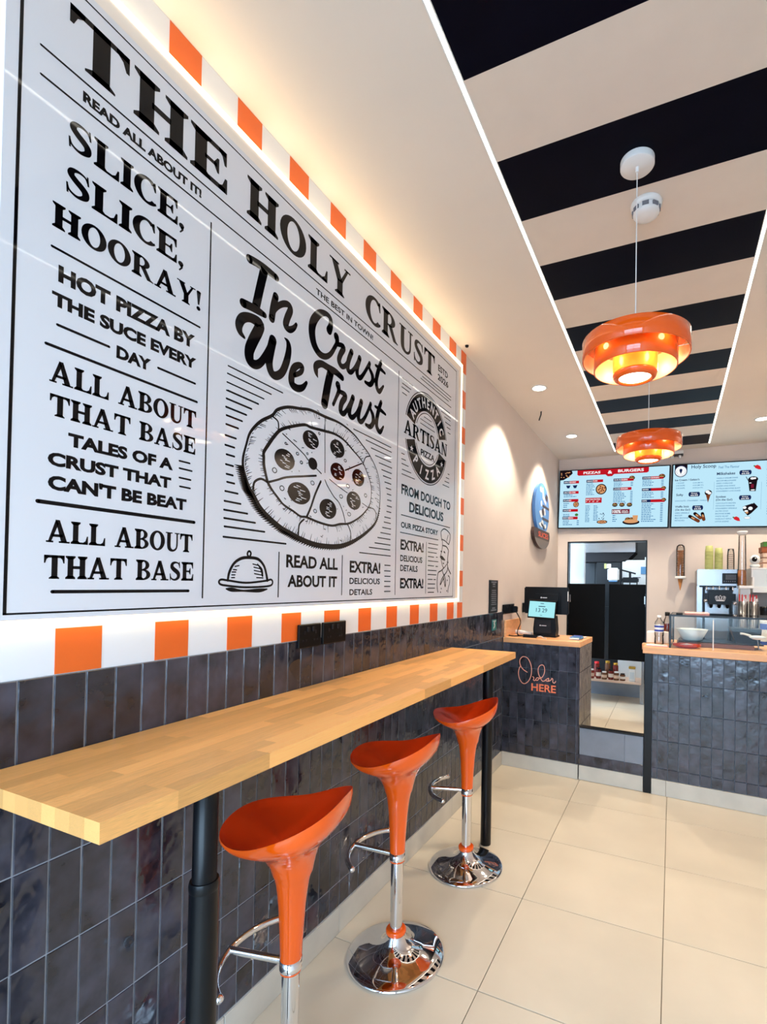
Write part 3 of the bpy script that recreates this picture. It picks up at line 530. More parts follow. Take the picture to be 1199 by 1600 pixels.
for txt, stl, ya, yb, za, zb in TX:
    mb = MB(); a = [v / 1e4 for v in (ya, yb, za, zb)]
    if txt in ('THE', 'HOLY', 'CRUST'): a[2], a[3] = 2.6262, 2.7485
    if txt == 'THE SUCE EVERY': a[2], a[3] = 2.0625, 2.0940
    if txt == 'READ ALL ABOUT IT!': a[2], a[3] = 2.5536, 2.5785
    if stl == 's': ms = F.serif(mb, txt, a[0], a[1], a[2], a[3], .0005 if txt != 'ARTISAN' else .0012, .075 if a[2] > 2.6 else .045)
    else: ms = F.words(txt, a[0], a[1], a[2], a[3], {'b': .05, 'n': .034, 'm': .024}[stl], .0005 if txt != 'PIZZA' else .0012)
    for mb in ms: pbuild(mb, 'lettering', 'ink')
# round seal
sx, sy, R_x, R_y = 2.381, 2.2605, .2515, .2478
for a0, a1 in ((14, 166), (194, 346)):
    mb = MB()
    F.polys(mb, ring(sx, sy, R_x, R_y, .006, .005, a0, a1, 40)); F.polys(mb, ring(sx, sy, R_x * .955, R_y * .955, R_x * .36, R_y * .36, a0 + 1, a1 - 1, 40)); F.polys(mb, ring(sx, sy, R_x * .56, R_y * .56, .005, .004, a0 + 8, a1 - 8, 40))
    pbuild(mb, 'seal_half', 'ink')
mb = MB()
def arc_text(txt, a0, a1, rr, top):
    for i, ch in enumerate(txt):
        a = math.radians(a0 + (a1 - a0) * i / (len(txt) - 1)); vs, fs, x0, x1, y0, y1 = sans(ch, .03)
        hh = R_y * .20; rot = a - PI / 2 if top else a + PI / 2
        pts = []
        for v in vs:
            u = ((v[0] - (x0 + x1) / 2) * .060); w_ = ((v[1] - y0) / (y1 - y0) - .5) * hh * 1.1
            X = rr * cos(a) + (u * cos(rot) - w_ * sin(rot)) / R_y; Y = rr * sin(a) + (u * sin(rot) + w_ * cos(rot)) / R_y
            pts.append(F.P(sx + X * R_x, sy + Y * R_y, .0011))
        mb.add(pts, fs)
arc_text('AUTHENTIC', 152, 28, .775, True); arc_text('PIZZA', 228, 312, .775, False)
for (x, y) in ((2.205, 2.166), (2.5636, 2.165)):
    F.polys(mb, [[(x, y), (x + .02 * (1 if k % 2 == 0 else .42) * cos(PI / 2 + k * PI / 5), y + .017 * (1 if k % 2 == 0 else .42) * sin(PI / 2 + k * PI / 5)), (x + .02 * (1 if k % 2 else .42) * cos(PI / 2 + (k + 1) * PI / 5), y + .017 * (1 if k % 2 else .42) * sin(PI / 2 + (k + 1) * PI / 5))] for k in range(10)], .0011)
pbuild(mb, 'seal_lettering', 'ink_white')
mb = MB()
for y, x0, x1 in ((2.3695, 2.3355, 2.4277), (2.3468, 2.2929, 2.4562), (2.3238, 2.2937, 2.4683)): F.polys(mb, [rect(x0, y, x1, y + .004)])
pbuild(mb, 'seal_rules', 'ink')
# ================================================================ BAR TABLE
TX0, TX1, TY0, TY1, TZ = .0075, .4245, .504, 2.8287, 1.074
bt = thing('bar_table', 'long butcher-block bar shelf along the tiled wall on black poles', 'table', (.21, 1.66, 0))
def tb(mb, name, m): o = mb.build(name, m, bt); o.location = (-.21, -1.66, 0); return o
nrow = 10; rw = (TX1 - TX0) / nrow; rs = random.Random(11)
sm = MB().box(0, 1, 0, 1, 0, 1, 0).build('stave', 'wood'); smd = sm.data; bpy.data.objects.remove(sm)
for r in range(nrow):
    y = TY0 + 0.0; first = True
    while y < TY1 - .001:
        l = rs.uniform(.16, .42) if not first else rs.uniform(.08, .36); first = False
        y2 = min(y + l, TY1)
        if TY1 - y2 < .09: y2 = TY1
        inst(smd, 'stave', (TX0 + r * rw - .21 + .0001, y - 1.66 + .0001, TZ - .036), bt, None, (rw - .0002, y2 - y - .0002, .036)); y = y2
tb(MB().lathe([(.0295, 0), (.0295, .822), (.028, .830), (.0245, .831), (.0245, 1.037)], .363, .756, 0, 28), 'pole', 'black_metal')
tb(MB().lathe([(.0296, .812), (.0305, .816), (.0305, .826), (.0285, .833)], .363, .756, 0, 28, closed=False), 'collar', 'black_metal')
tb(MB().lathe([(.029, 0), (.030, .004), (.030, 1.037)], .317, 2.652, 0, 28), 'pole', 'black_metal')
# ================================================================ BAR STOOLS
def make_stool(label):
    t = thing('bar_stool', label, 'bar stool', (0, 0, 0), 0, 'orange and chrome bar stools at the bar shelf')
    # base: trumpet foot
    prof = [(0, 0), (.188, 0), (.193, .003), (.193, .008), (.185, .013), (.15, .020), (.11, .029), (.08, .040), (.06, .053), (.046, .068), (.038, .084), (.035, .092), (.022, .092)]
    MB().lathe(prof, n=72).build('base', 'chrome', t)
    MB().lathe([(.030, .088), (.037, .088), (.040, .094), (.040, .104), (.036, .109), (.030, .109)], n=40).build('ring', 'orange', t)
    MB().lathe([(.0245, .10), (.0245, .40)], n=36).build('rod', 'chrome', t)
    MB().lathe([(.0245, .378), (.0305, .378), (.031, .381), (.031, .408), (.0245, .408)], n=36).build('collar', 'chrome', t)
    MB().lathe([(.0245, .372), (.0295, .372), (.0295, .378), (.0245, .378)], n=36).build('seal', 'orange', t)
    # shell: column flaring into the saddle seat, one continuous loft
    n = 64
    def rim(a):
        c = cos(a); up = max(0.0, c)
        z = .770 + .104 * ((1 + c) / 2) ** 2 + .030 * max(0, -c) ** 2
        r = .170 * (1 + .07 * sin(2 * a) ** 2)
        return r * c - .014, r * sin(a) * 1.02, z
    outer = [(.030, .405), (.031, .44), (.034, .50), (.038, .56), (.0425, .600), (.0465, .625), (.0515, .643), (.0565, .654)]
    rings_ = [[(r * cos(2 * PI * i / n), r * sin(2 * PI * i / n), z) for i in range(n)] for r, z in outer]
    CUP = ((.03, .08), (.08, .18), (.18, .31), (.34, .42), (.54, .51), (.74, .60), (.89, .71), (.96, .81), (.995, .95))
    FLT = ((.03, .10), (.08, .22), (.18, .41), (.34, .60), (.54, .72), (.74, .83), (.89, .91), (.96, .96), (.995, .99))
    def oz(fr, a):
        x, y, z = rim(a); w = ((1 + cos(a)) / 2) ** .8; q = 1.0
        P0 = (0.0, 0.0, 0.0)
        for (f0, c0), (_, g0) in zip(CUP, FLT):
            v = c0 * w + g0 * (1 - w)
            if fr <= f0: q = P0[1] + (v - P0[1]) * (fr - P0[0]) / (f0 - P0[0]); break
            P0 = (f0, v, 0)
        return .656 + (z - .656) * q
    def blend(fr, fz, off=0.0):
        R_ = []
        for i in range(n):
            a = 2 * PI * i / n; x, y, z = rim(a); zz = z if fz == 1.0 else oz(fr, a)
            R_.append((fr * x + (1 - fr) * .0565 * cos(a), fr * y + (1 - fr) * .0565 * sin(a), zz - off))
        return R_
    for fr, fz in CUP: rings_.append(blend(fr, fz))
    rings_.append([(x, y, z + .003) for x, y, z in blend(.985, 1.0)])
    m1 = MB()
    vs = [p for r in rings_ for p in r]; fs = []
    for k in range(len(rings_) - 1):
        for i in range(n): j = (i + 1) % n; fs.append((k * n + i, k * n + j, (k + 1) * n + j, (k + 1) * n + i))
    m1.add(vs, fs, True); sh = m1.build('shell', 'orange', t)
    ins = [blend(.985, 1.0), blend(.95, .985)]
    ins[0] = [(x, y, z + .003) for x, y, z in ins[0]]
    def inner(fr, fz):
        R_ = []
        for i in range(n):
            a = 2 * PI * i / n; x, y, z = rim(a)
            zc = .728; zz = zc + (z - zc) * fz; R_.append((fr * x, fr * y, max(zz, oz(fr, a) + .004)))
        return R_
    ins = [ins[0], inner(.945, .985)] + [inner(f, g) for f, g in ((.90, .80), (.81, .58), (.68, .36), (.50, .18), (.28, .06), (.10, .008))]
    vs = [p for r in ins for p in r]; fs = []
    for k in range(len(ins) - 1):
        for i in range(n): j = (i + 1) % n; fs.append((k * n + i, k * n + j, (k + 1) * n + j, (k + 1) * n + i))
    fs.append(tuple(range((len(ins) - 1) * n, len(ins) * n)))
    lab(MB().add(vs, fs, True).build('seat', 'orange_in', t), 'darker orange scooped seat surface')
    # footrest
    fz = .400; pts = []
    for k in range(25):
        a = math.radians(126 + 108 * k / 24); pts.append((.194 * cos(a), .194 * sin(a), fz))
    fo = MB().tube(pts, .0105, 12).tube([(-.028, 0, fz - .004), (-.194, 0, fz)], .0105, 12)
    ft = fo.build('footrest', 'chrome', t)
    e = MB()
    for p in (pts[0], pts[-1]): e.lathe([(0, -.0118), (.006, -.010), (.0105, -.005), (.0118, 0), (.0105, .005), (.006, .010), (0, .0118)], p[0], p[1], p[2], 16)
    e.build('end_cap', 'chrome', ft)
    return t
st = make_stool('orange bar stool nearest the camera, its base below the picture edge'); st.location = (.295, 1.105, 0); st.rotation_euler = (0, 0, math.radians(14))
dup(st, (.285, 1.712, 0), math.radians(6), 'middle orange bar stool of the three, between the nearest and the farthest')
dup(st, (.300, 2.400, 0), math.radians(20), 'orange bar stool farthest from the camera, beside the far black table pole')
# ================================================================ PENDANT LAMPS
def pendant(x, y, label):
    t = thing('pendant_lamp', label, 'pendant lamp', (x, y, ZC), 0, 'orange tiered pendant lamps')
    MB().lathe([(0, -.026), (.056, -.026), (.0585, -.023), (.0585, 0)], n=40).build('canopy', 'white', t)
    MB().lathe([(.006, -.045), (.006, -.026)], n=12).build('cord_grip', 'white', t)
    MB().tube([(0, 0, -.03), (0, 0, -.66)], .0018, 8).build('cord', 'white', t)
    z0 = 2.357 - ZC
    def shade(r, zt, zb, nm, m, cap=None):
        mb = MB(); pr = [(r - .003, zt), (r, zt - .002), (r, zb + .002), (r - .002, zb), (r - .004, zb + .002), (r - .004, zt - .003)]
        o = mb.lathe(pr, n=72, closed=True).build(nm, m, t)
        li = MB().lathe([(r - .0045, zb + .001), (r - .0045, zt - .002)], n=72, caps=False)
        li.build('lining', 'lamp_cream', o)
        if cap is not None: lab(MB().lathe([(cap, zt), (r - .002, zt), (r - .002, zt - .003), (cap, zt - .003)], n=72, closed=True).build('top_plate', m, o), 'flat upper face closing the tier')
        return o
    shade(.183, z0, z0 - .067, 'outer_shade', 'lamp_orange', .006)
    shade(.142, z0 - .012, z0 - .107, 'middle_shade', 'lamp_orange', .073)
    # inner drum with a rolled lower lip
    lab(MB().lathe([(.076, z0 - .02), (.076, z0 - .126), ], n=64, closed=False).build('inner_shade', 'lamp_yellow', t), 'amber inner drum around the bulb')
    lab(MB().lathe([(.0763, z0 - .122), (.0763, z0 - .127), (.071, z0 - .138), (.060, z0 - .143), (.054, z0 - .139), (.052, z0 - .131), (.074, z0 - .124)], n=64, closed=True).build('lower_lip', 'lamp_orange', t), 'rounded burnt orange rim under the amber drum')
    MB().lathe([(0, z0 - .135), (.054, z0 - .135)], n=40).build('bulb', 'bulb', t)
    for i in range(3):
        a = 2 * PI * i / 3; MB().tube([(.07 * cos(a), .07 * sin(a), z0 - .05), (.18 * cos(a), .18 * sin(a), z0 - .045)], .002, 6).build('spoke', 'chrome', t)
    l = bpy.data.lights.new('pendant_glow', 'POINT'); l.energy = 5; l.color = (1, .74, .40); l.shadow_soft_size = .03
    o = bpy.data.objects.new('pendant_glow', l); C.objects.link(o); o.parent = t; o.location = (0, 0, z0 - .04)
    # beam down from the bulb, then added points to brighten the linings
    l = bpy.data.lights.new('pendant_beam', 'SPOT'); l.energy = 26; l.color = (1, .84, .62); l.spot_size = math.radians(120); l.spot_blend = .6; l.shadow_soft_size = .05
    o = bpy.data.objects.new('pendant_beam', l); C.objects.link(o); o.parent = t; o.location = (0, 0, z0 - .145)
    for r, z, e_ in ((.110, z0 - .078, .17), (.1625, z0 - .040, .10)):
        for i in range(4):
            a = PI / 4 + PI / 2 * i; l = bpy.data.lights.new('added_tier_light', 'POINT'); l.energy = e_; l.color = (1, .80, .45); l.shadow_soft_size = .016  # added light with no bulb of its own, brightens the shade linings
            o = bpy.data.objects.new('added_tier_light', l); C.objects.link(o); o.parent = t; o.location = (r * cos(a), r * sin(a), z)
pendant(1.143, 1.852, 'orange three-tier pendant lamp nearer the camera, hung on a white cord')
pendant(1.136, 3.100, 'orange three-tier pendant lamp farther away, in front of the menu screens')
sd = thing('smoke_detector', 'white round smoke detector on the ceiling beside the pendant canopy', 'smoke detector', (1.163, 2.075, ZC - .003))
MB().lathe([(.058, 0), (.060, -.004), (.058, -.018), (.052, -.022)], n=40).build('base', 'white', sd)
MB().lathe([(.048, -.020), (.050, -.042), (.046, -.048), (.030, -.054), (0, -.056)], n=40).build('cover', 'white', sd)
for i in range(8):
    a = 2 * PI * i / 8; s_ = MB().box(-.003, .004, -.012, .012, -.007, .007).build('vent_slot', 'grey_print', sd); s_.location = (.0492 * cos(a), .0492 * sin(a), -.031); s_.rotation_euler = (0, 0, a)
tag(MB().tube([(.201, 4.24, ZC), (.201, 4.235, ZC - .03), (.194, 4.225, ZC - .06), (.190, 4.215, ZC - .085)], .0055, 8).build('loose_cable', 'black'), 'short black cable end hanging from the ceiling', 'cable')
tag(MB().lathe([(0, -.012), (.009, -.011), (.012, -.004), (.012, 0)], .051, 2.889, ZC, 20).build('ceiling_plug', 'black'), 'small black round plug in the ceiling corner above the poster', 'plug')
# ================================================================ ITEMS ON THE LEFT WALL
def double_socket(y0, y1, z0, z1, label, plug=False):
    t = thing('wall_socket', label, 'socket', (.002, (y0 + y1) / 2, (z0 + z1) / 2)); w = (y1 - y0) / 2; h = (z1 - z0) / 2
    MB().box(0, .011, -w, w, -h, h, .003).build('faceplate', 'black', t)
    k = MB()
    for s in (-1, 1):
        k.box(.0108, .0125, s * w * .5 - .004, s * w * .5 + .004, h * .15, h * .42).box(.0108, .0125, s * w * .5 - .012, s * w * .5 - .005, -h * .45, -h * .3).box(.0108, .0125, s * w * .5 + .005, s * w * .5 + .012, -h * .45, -h * .3)
    k.build('pin_slots', 'dark', t)['kind'] = 'stuff'
    r = MB()
    for s in (-.12, .12): r.box(.0108, .015, s * w * 2 - .006, s * w * 2 + .006, h * .35, h * .75, .001)
    r.build('switch', 'dark', t); return t
double_socket(1.430, 1.556, 1.222, 1.3115, 'black double wall socket, left one of the pair below the poster')
double_socket(1.568, 1.718, 1.224, 1.3115, 'black double wall socket, right one of the pair below the poster')
double_socket(3.842, 3.990, 1.231, 1.3105, 'black wall socket beside the dark notice strip, above the till counter')
s3 = double_socket(3.996, 4.142, 1.231, 1.3105, 'black wall socket with a plug and cable, left of the till')
MB().box(.011, .05, .01, .055, -.035, .02, .006).build('plug', 'black', s3)
MB().tube(cat([(.04, .035, -.03), (.05, .06, -.06), (.05, .12, -.10), (.06, .10, -.13), (.07, .0, -.17), (.08, -.06, -.20), (.10, -.08, -.218), (.15, -.05, -.220)], 5), .0045, 8).build('cable', 'black', s3)
double_socket(4.425, 4.560, 1.220, 1.309, 'black wall socket half hidden behind the till monitor')
nt = thing('notice_strip', 'tall narrow dark notice strip with small print, above the tile edge', 'notice', (0, 3.62, 1.382))
MB().box(-.002, .004, -.097, .097, -.126, .126).build('panel', 'dark', nt)
FF = Flat((.004, 0, 0), *YZL); m1 = MB()
for k in range(15):
    w = [.06, .03, .03, 0, .05, .045, .06, .06, .055, .06, .05, .06, 0, .035, .06][k]
    if w: FF.polys(m1, [rect(-w, .105 - k * .0155, w, .112 - k * .0155 + (.004 if k in (0, 1, 13, 14) else 0))])
m1.build('printing', 'grey_print', nt)
gs = thing('small_green_sign', 'small teal sticker on the dark tiles below the notice strip', 'sticker', (.004, 3.635, 1.159))
MB().box(0, .003, -.05, .05, -.042, .042).build('card', 'teal', gs)
m1 = MB(); FF = Flat((.003, 0, 0), *YZL); FF.polys(m1, ribbon([(-.02, -.025), (.01, -.005), (-.005, .015), (.02, .028)], [.01, .016, .016, .008])); FF.polys(m1, [rect(-.04, .028, .04, .034)]); m1.build('printing', 'ink_white', gs)
# round ice-cream sign
rs_ = thing('round_wall_sign', 'blue round projecting sign over a brown cup-shaped panel on the wall', 'sign', (0, 5.03, 2.1))
def rim_poly(): return disc(0, .17, .30, .265, 48)
o = MB().prism(rim_poly(), .03, (0.0, 0, 0), *YZL).build('upper_disc', 'sign_blue', rs_)
low = [(-.31, -.05), (-.335, -.09)] + [(.335 * cos(a), -.09 + .155 * sin(a)) for a in [PI + PI * k / 20 for k in range(1, 20)]] + [(.335, -.09), (.31, -.05)]
MB().prism(low, .032, (0, 0, 0), *YZL).build('lower_panel', 'sign_brown', rs_)
MB().prism([(-.30, -.15)] + [(.335 * cos(a), -.09 + .155 * sin(a)) for a in [PI + PI * k / 20 for k in range(3, 18)]] + [(.30, -.15)], .002, (.032, 0, 0), *YZL).build('lower_band', 'sign_grey', rs_)
m1 = MB(); FF = Flat((.033, 0, 0), *YZL); FF.text(m1, 'SLICES', -.17, .26, -.13, -.075, .03); m1.build('lettering', 'sign_coral', rs_)
m1 = MB(); FF = Flat((.031, 0, 0), *YZL)
FF.polys(m1, [[(-.06, .36), (.02, .40), (.05, .33), (.12, .26), (.16, .28), (.14, .22), (.0, .28), (-.02, .34)], disc(-.08, .36, .04, .03), disc(-.05, .22, .03, .03), [(.05, .17), (.10, .20), (.14, .13), (.09, .10)], [(-.14, .13), (-.04, .15), (.02, .09), (-.06, .07)], [(-.16, -.0), (-.06, .03), (.05, .0), (-.04, -.03)], disc(.12, -.0, .05, .025), disc(.0, .02, .05, .035)])
m1.build('picture_white', 'ink_white', rs_)
m1 = MB(); FF = Flat((.0315, 0, 0), *YZL)
FF.polys(m1, [rect(.0, .19, .29, .215), rect(.0, .06, .28, .085), disc(.02, .14, .05, .04), disc(.06, -.02, .04, .02), [(.1, .3), (.2, .27), (.23, .33), (.14, .35)]])
m1.build('picture_dark', 'sign_brown', rs_)
# ================================================================ MENU SCREENS
def screen(x0, z0, w, h, rot, label, content, nm='menu_screen'):
    t = thing(nm, label, 'menu screen', (x0, 5.905, z0), 0, 'wall menu screens'); t.rotation_euler = (0, rot, 0)
    MB().box(0, w, .0, .045, 0, h, .003).build('housing', 'black', t)
    b = .012
    MB().box(b, w - b, -.0015, .002, b, h - b).build('display', 'scr_bg', t)
    FS = Flat((b, -.0016, b), (1, 0, 0), (0, 0, 1)); W, H = w - 2 * b, h - 2 * b
    parts_ = {}
    def L_(m): return parts_.setdefault(m, MB())
    content(FS, L_, W, H)
    for m, mbb in parts_.items(): mbb.build({'scr_red': 'heading_bars', 'scr_navy': 'menu_text', 'scr_blue': 'menu_small_text', 'scr_white': 'white_text', 'scr_black': 'dark_pictures', 'scr_brown': 'food_pictures', 'scr_tan': 'food_highlights', 'scr_dred': 'price_bars', 'scr_strawb': 'strawberry_pictures', 'scr_green': 'garnish_pictures'}.get(m, 'graphics'), m, t)['kind'] = 'stuff'
    return t
rq = random.Random(5)
def lines(FS, L_, x, y, n, w, dy, m='scr_blue', price=None):
    for k in range(n):
        ww = w * rq.uniform(.6, 1); xx = x
        while xx < x + ww:
            l = rq.uniform(.012, .03); FS.polys(L_(m), [rect(xx, y - k * dy, min(xx + l, x + ww), y - k * dy + dy * .42)], .0004); xx += l + .005
        if price: FS.polys(L_(m), [rect(price, y - k * dy, price + .025, y - k * dy + dy * .42)], .0004)
def pizza_pic(FS, L_, x, y, r, ry=None):
    ry = ry or r
    FS.polys(L_('scr_black'), [disc(x, y, r, ry, 22)], .0005); FS.polys(L_('scr_tan'), [disc(x, y, r * .82, ry * .82, 20)], .0006)
    for k in range(9):
        a = k * 2.4; q = r * (.2 + .06 * k); FS.polys(L_('scr_brown'), [disc(x + q * cos(a), y + q * sin(a) * ry / r, r * .16, ry * .16, 8)], .0007)
    FS.polys(L_('scr_black'), ring(x, y, r, ry, r * .16, ry * .16, n=20), .0008)
def burger_pic(FS, L_, x, y, r):
    FS.polys(L_('scr_black'), [disc(x, y - r * .1, r, r * .75, 16)], .0005); FS.polys(L_('scr_brown'), [[(x + r * .9 * cos(a), y + r * .1 + r * .6 * sin(a)) for a in [PI * k / 10 for k in range(11)]]], .0006)
    FS.polys(L_('scr_green'), [rect(x - r * .9, y - r * .05, x + r * .9, y + r * .08)], .0007); FS.polys(L_('scr_tan'), [rect(x - r * .7, y - r * .3, x + r * .6, y - r * .12), disc(x - r * .2, y + r * .35, r * .25, r * .1, 8)], .0007)
def menu1(FS, L_, W, H):
    s = W / 1.212
    X = lambda px: (px - 22) / (1170 - 22) * W
    Yy = lambda py, px=600: H - (py - (130 - (px - 22) / 1148 * 52)) / (725 - (130 - (px - 22) / 1148 * 52)) * H
    FS.polys(L_('scr_red'), [[(X(212), H), (X(212), H - .05), (X(228), H - .062), (X(520), H - .062), (X(545), H - .085), (X(590), H - .085), (X(612), H - .062), (X(950), H - .062), (X(968), H - .05), (X(968), H)]], .0005)
    FS.text(L_('scr_white'), 'PIZZAS', X(280), X(466), H - .047, H - .018, .03, .0009); FS.text(L_('scr_white'), '&', X(545), X(592), H - .055, H - .018, .03, .0009); FS.text(L_('scr_white'), 'BURGERS', X(652), X(918), H - .045, H - .012, .03, .0009)
    FS.polys(L_('scr_black'), [[(0, H), (X(150), H), (X(160), H - .03), (X(120), H - .07), (X(60), H - .105), (0, H - .11)]], .0005)
    for k in range(14): FS.polys(L_('scr_tan'), [disc(rq.uniform(.01, .12), H - rq.uniform(.01, .08), .008, .006, 6)], .0008)
    def head(px, py, w, txt, m='scr_red'):
        x, y = X(px), Yy(py, px); FS.polys(L_('scr_navy'), [rect(x, y - .016, x + w * .5, y + .016)], .0004); FS.polys(L_(m), [rect(x + w * .4, y - .016, x + w, y + .016)], .0005)
        FS.text(L_('scr_white'), txt, x + .008, x + min(w * .8, .014 * len(txt)), y - .007, y + .008, .02, .0009)
    for py, tx in ((248, 'GARLIC PIZZA BREAD'), (356, 'GARLIC PIZZA CHEESE'), (440, 'CLASSIC'), (545, 'CALZONE'), (625, 'KIDS MENU')): head(62, py, .18, tx)
    FS.polys(L_('scr_navy'), [[(X(90), Yy(280, 90)), (X(140), Yy(280, 90)), (X(128), Yy(310, 90)), (X(104), Yy(310, 90))], [(X(165), Yy(278, 165)), (X(218), Yy(276, 165)), (X(204), Yy(308, 165)), (X(180), Yy(308, 165))]], .0005)
    lines(FS, L_, X(68), Yy(385, 68), 2, .15, .02); lines(FS, L_, X(68), Yy(475, 68), 3, .07, .022); pizza_pic(FS, L_, X(210), Yy(480, 210), .034); lines(FS, L_, X(68), Yy(590, 68), 3, .1, .018); FS.polys(L_('scr_green'), [disc(X(220), Yy(590, 220), .02, .016)], .0006); lines(FS, L_, X(68), Yy(660, 68), 3, .12, .022, price=X(225))
    head(316, 236, .19, 'SIGNATURE'); lines(FS, L_, X(316), Yy(268, 316), 8, .10, .018); pizza_pic(FS, L_, X(480), Yy(320, 480), .062)
    x, y = X(313), Yy(440, 313); FS.polys(L_('scr_red'), [rect(x, y - .03, x + .185, y + .03)], .0005); FS.text(L_('scr_white'), 'MAKE YOUR OWN PIZZA', x + .006, x + .17, y + .004, y + .02, .02, .0009); FS.text(L_('scr_white'), '7"   9"   12"   14"', x + .006, x + .15, y - .02, y - .006, .02, .0009)
    lines(FS, L_, X(316), Yy(500, 316), 11, .055, .0185); lines(FS, L_, X(405), Yy(500, 405), 10, .055, .0185)
    pizza_pic(FS, L_, X(502), Yy(668, 502), .06, .022)
    for k in range(12): FS.polys(L_('scr_navy'), [disc(X(500) + rq.uniform(-.035, .04), Yy(600, 500) + rq.uniform(-.05, .05), .005, .007, 6)], .0006)
    head(608, 225, .22, 'OUR BURGERS'); burger_pic(FS, L_, X(800), Yy(200, 800), .032); lines(FS, L_, X(612), Yy(258, 612), 3, .12, .018, price=X(788))
    head(608, 320, .20, 'LOADED BURGERS'); lines(FS, L_, X(612), Yy(355, 612), 8, .14, .0185, price=X(788))
    for px in (632, 706, 784): burger_pic(FS, L_, X(px), Yy(485, px), .03)
    x, y = X(602), Yy(560, 602); FS.polys(L_('scr_dred'), [rect(x, y - .027, x + .195, y + .027)], .0005); FS.text(L_('scr_white'), '100%', x + .008, x + .10, y - .019, y + .019, .03, .0009); FS.text(L_('scr_white'), 'HALAL', x + .11, x + .18, y + .0, y + .014, .02, .0009); FS.text(L_('scr_white'), 'FRESH', x + .11, x + .18, y - .018, y - .004, .02, .0009)
    lines(FS, L_, X(612), Yy(605, 612), 4, .05, .022)
    FS.polys(L_('scr_black'), [disc(X(805), Yy(672, 805), .092, .03)], .0005); FS.polys(L_('scr_tan'), [disc(X(805), Yy(662, 805), .078, .022)], .0006)
    for q in (-.03, .01): burger_pic(FS, L_, X(800) + q, Yy(640, 800), .03)
    FS.polys(L_('scr_tan'), [[(X(825), Yy(650, 825)), (X(870), Yy(650, 870)), (X(875), Yy(600, 875)), (X(820), Yy(600, 820))]], .0007)
    for py, tx in ((207, 'CHICKEN BURGERS'), (330, 'SIDES'), (450, 'DIPS')):
        head(905, py, .22 if py < 300 else .24, tx)
    for px, py in ((1100, 185), (1120, 310), (1125, 435)): burger_pic(FS, L_, X(px), Yy(py, px), .034 if py < 300 else .026)
    lines(FS, L_, X(908), Yy(240, 908), 4, .13, .018, price=X(1095)); lines(FS, L_, X(908), Yy(365, 908), 4, .14, .018, price=X(1095)); lines(FS, L_, X(908), Yy(485, 908), 11, .16, .0195, price=X(1095))
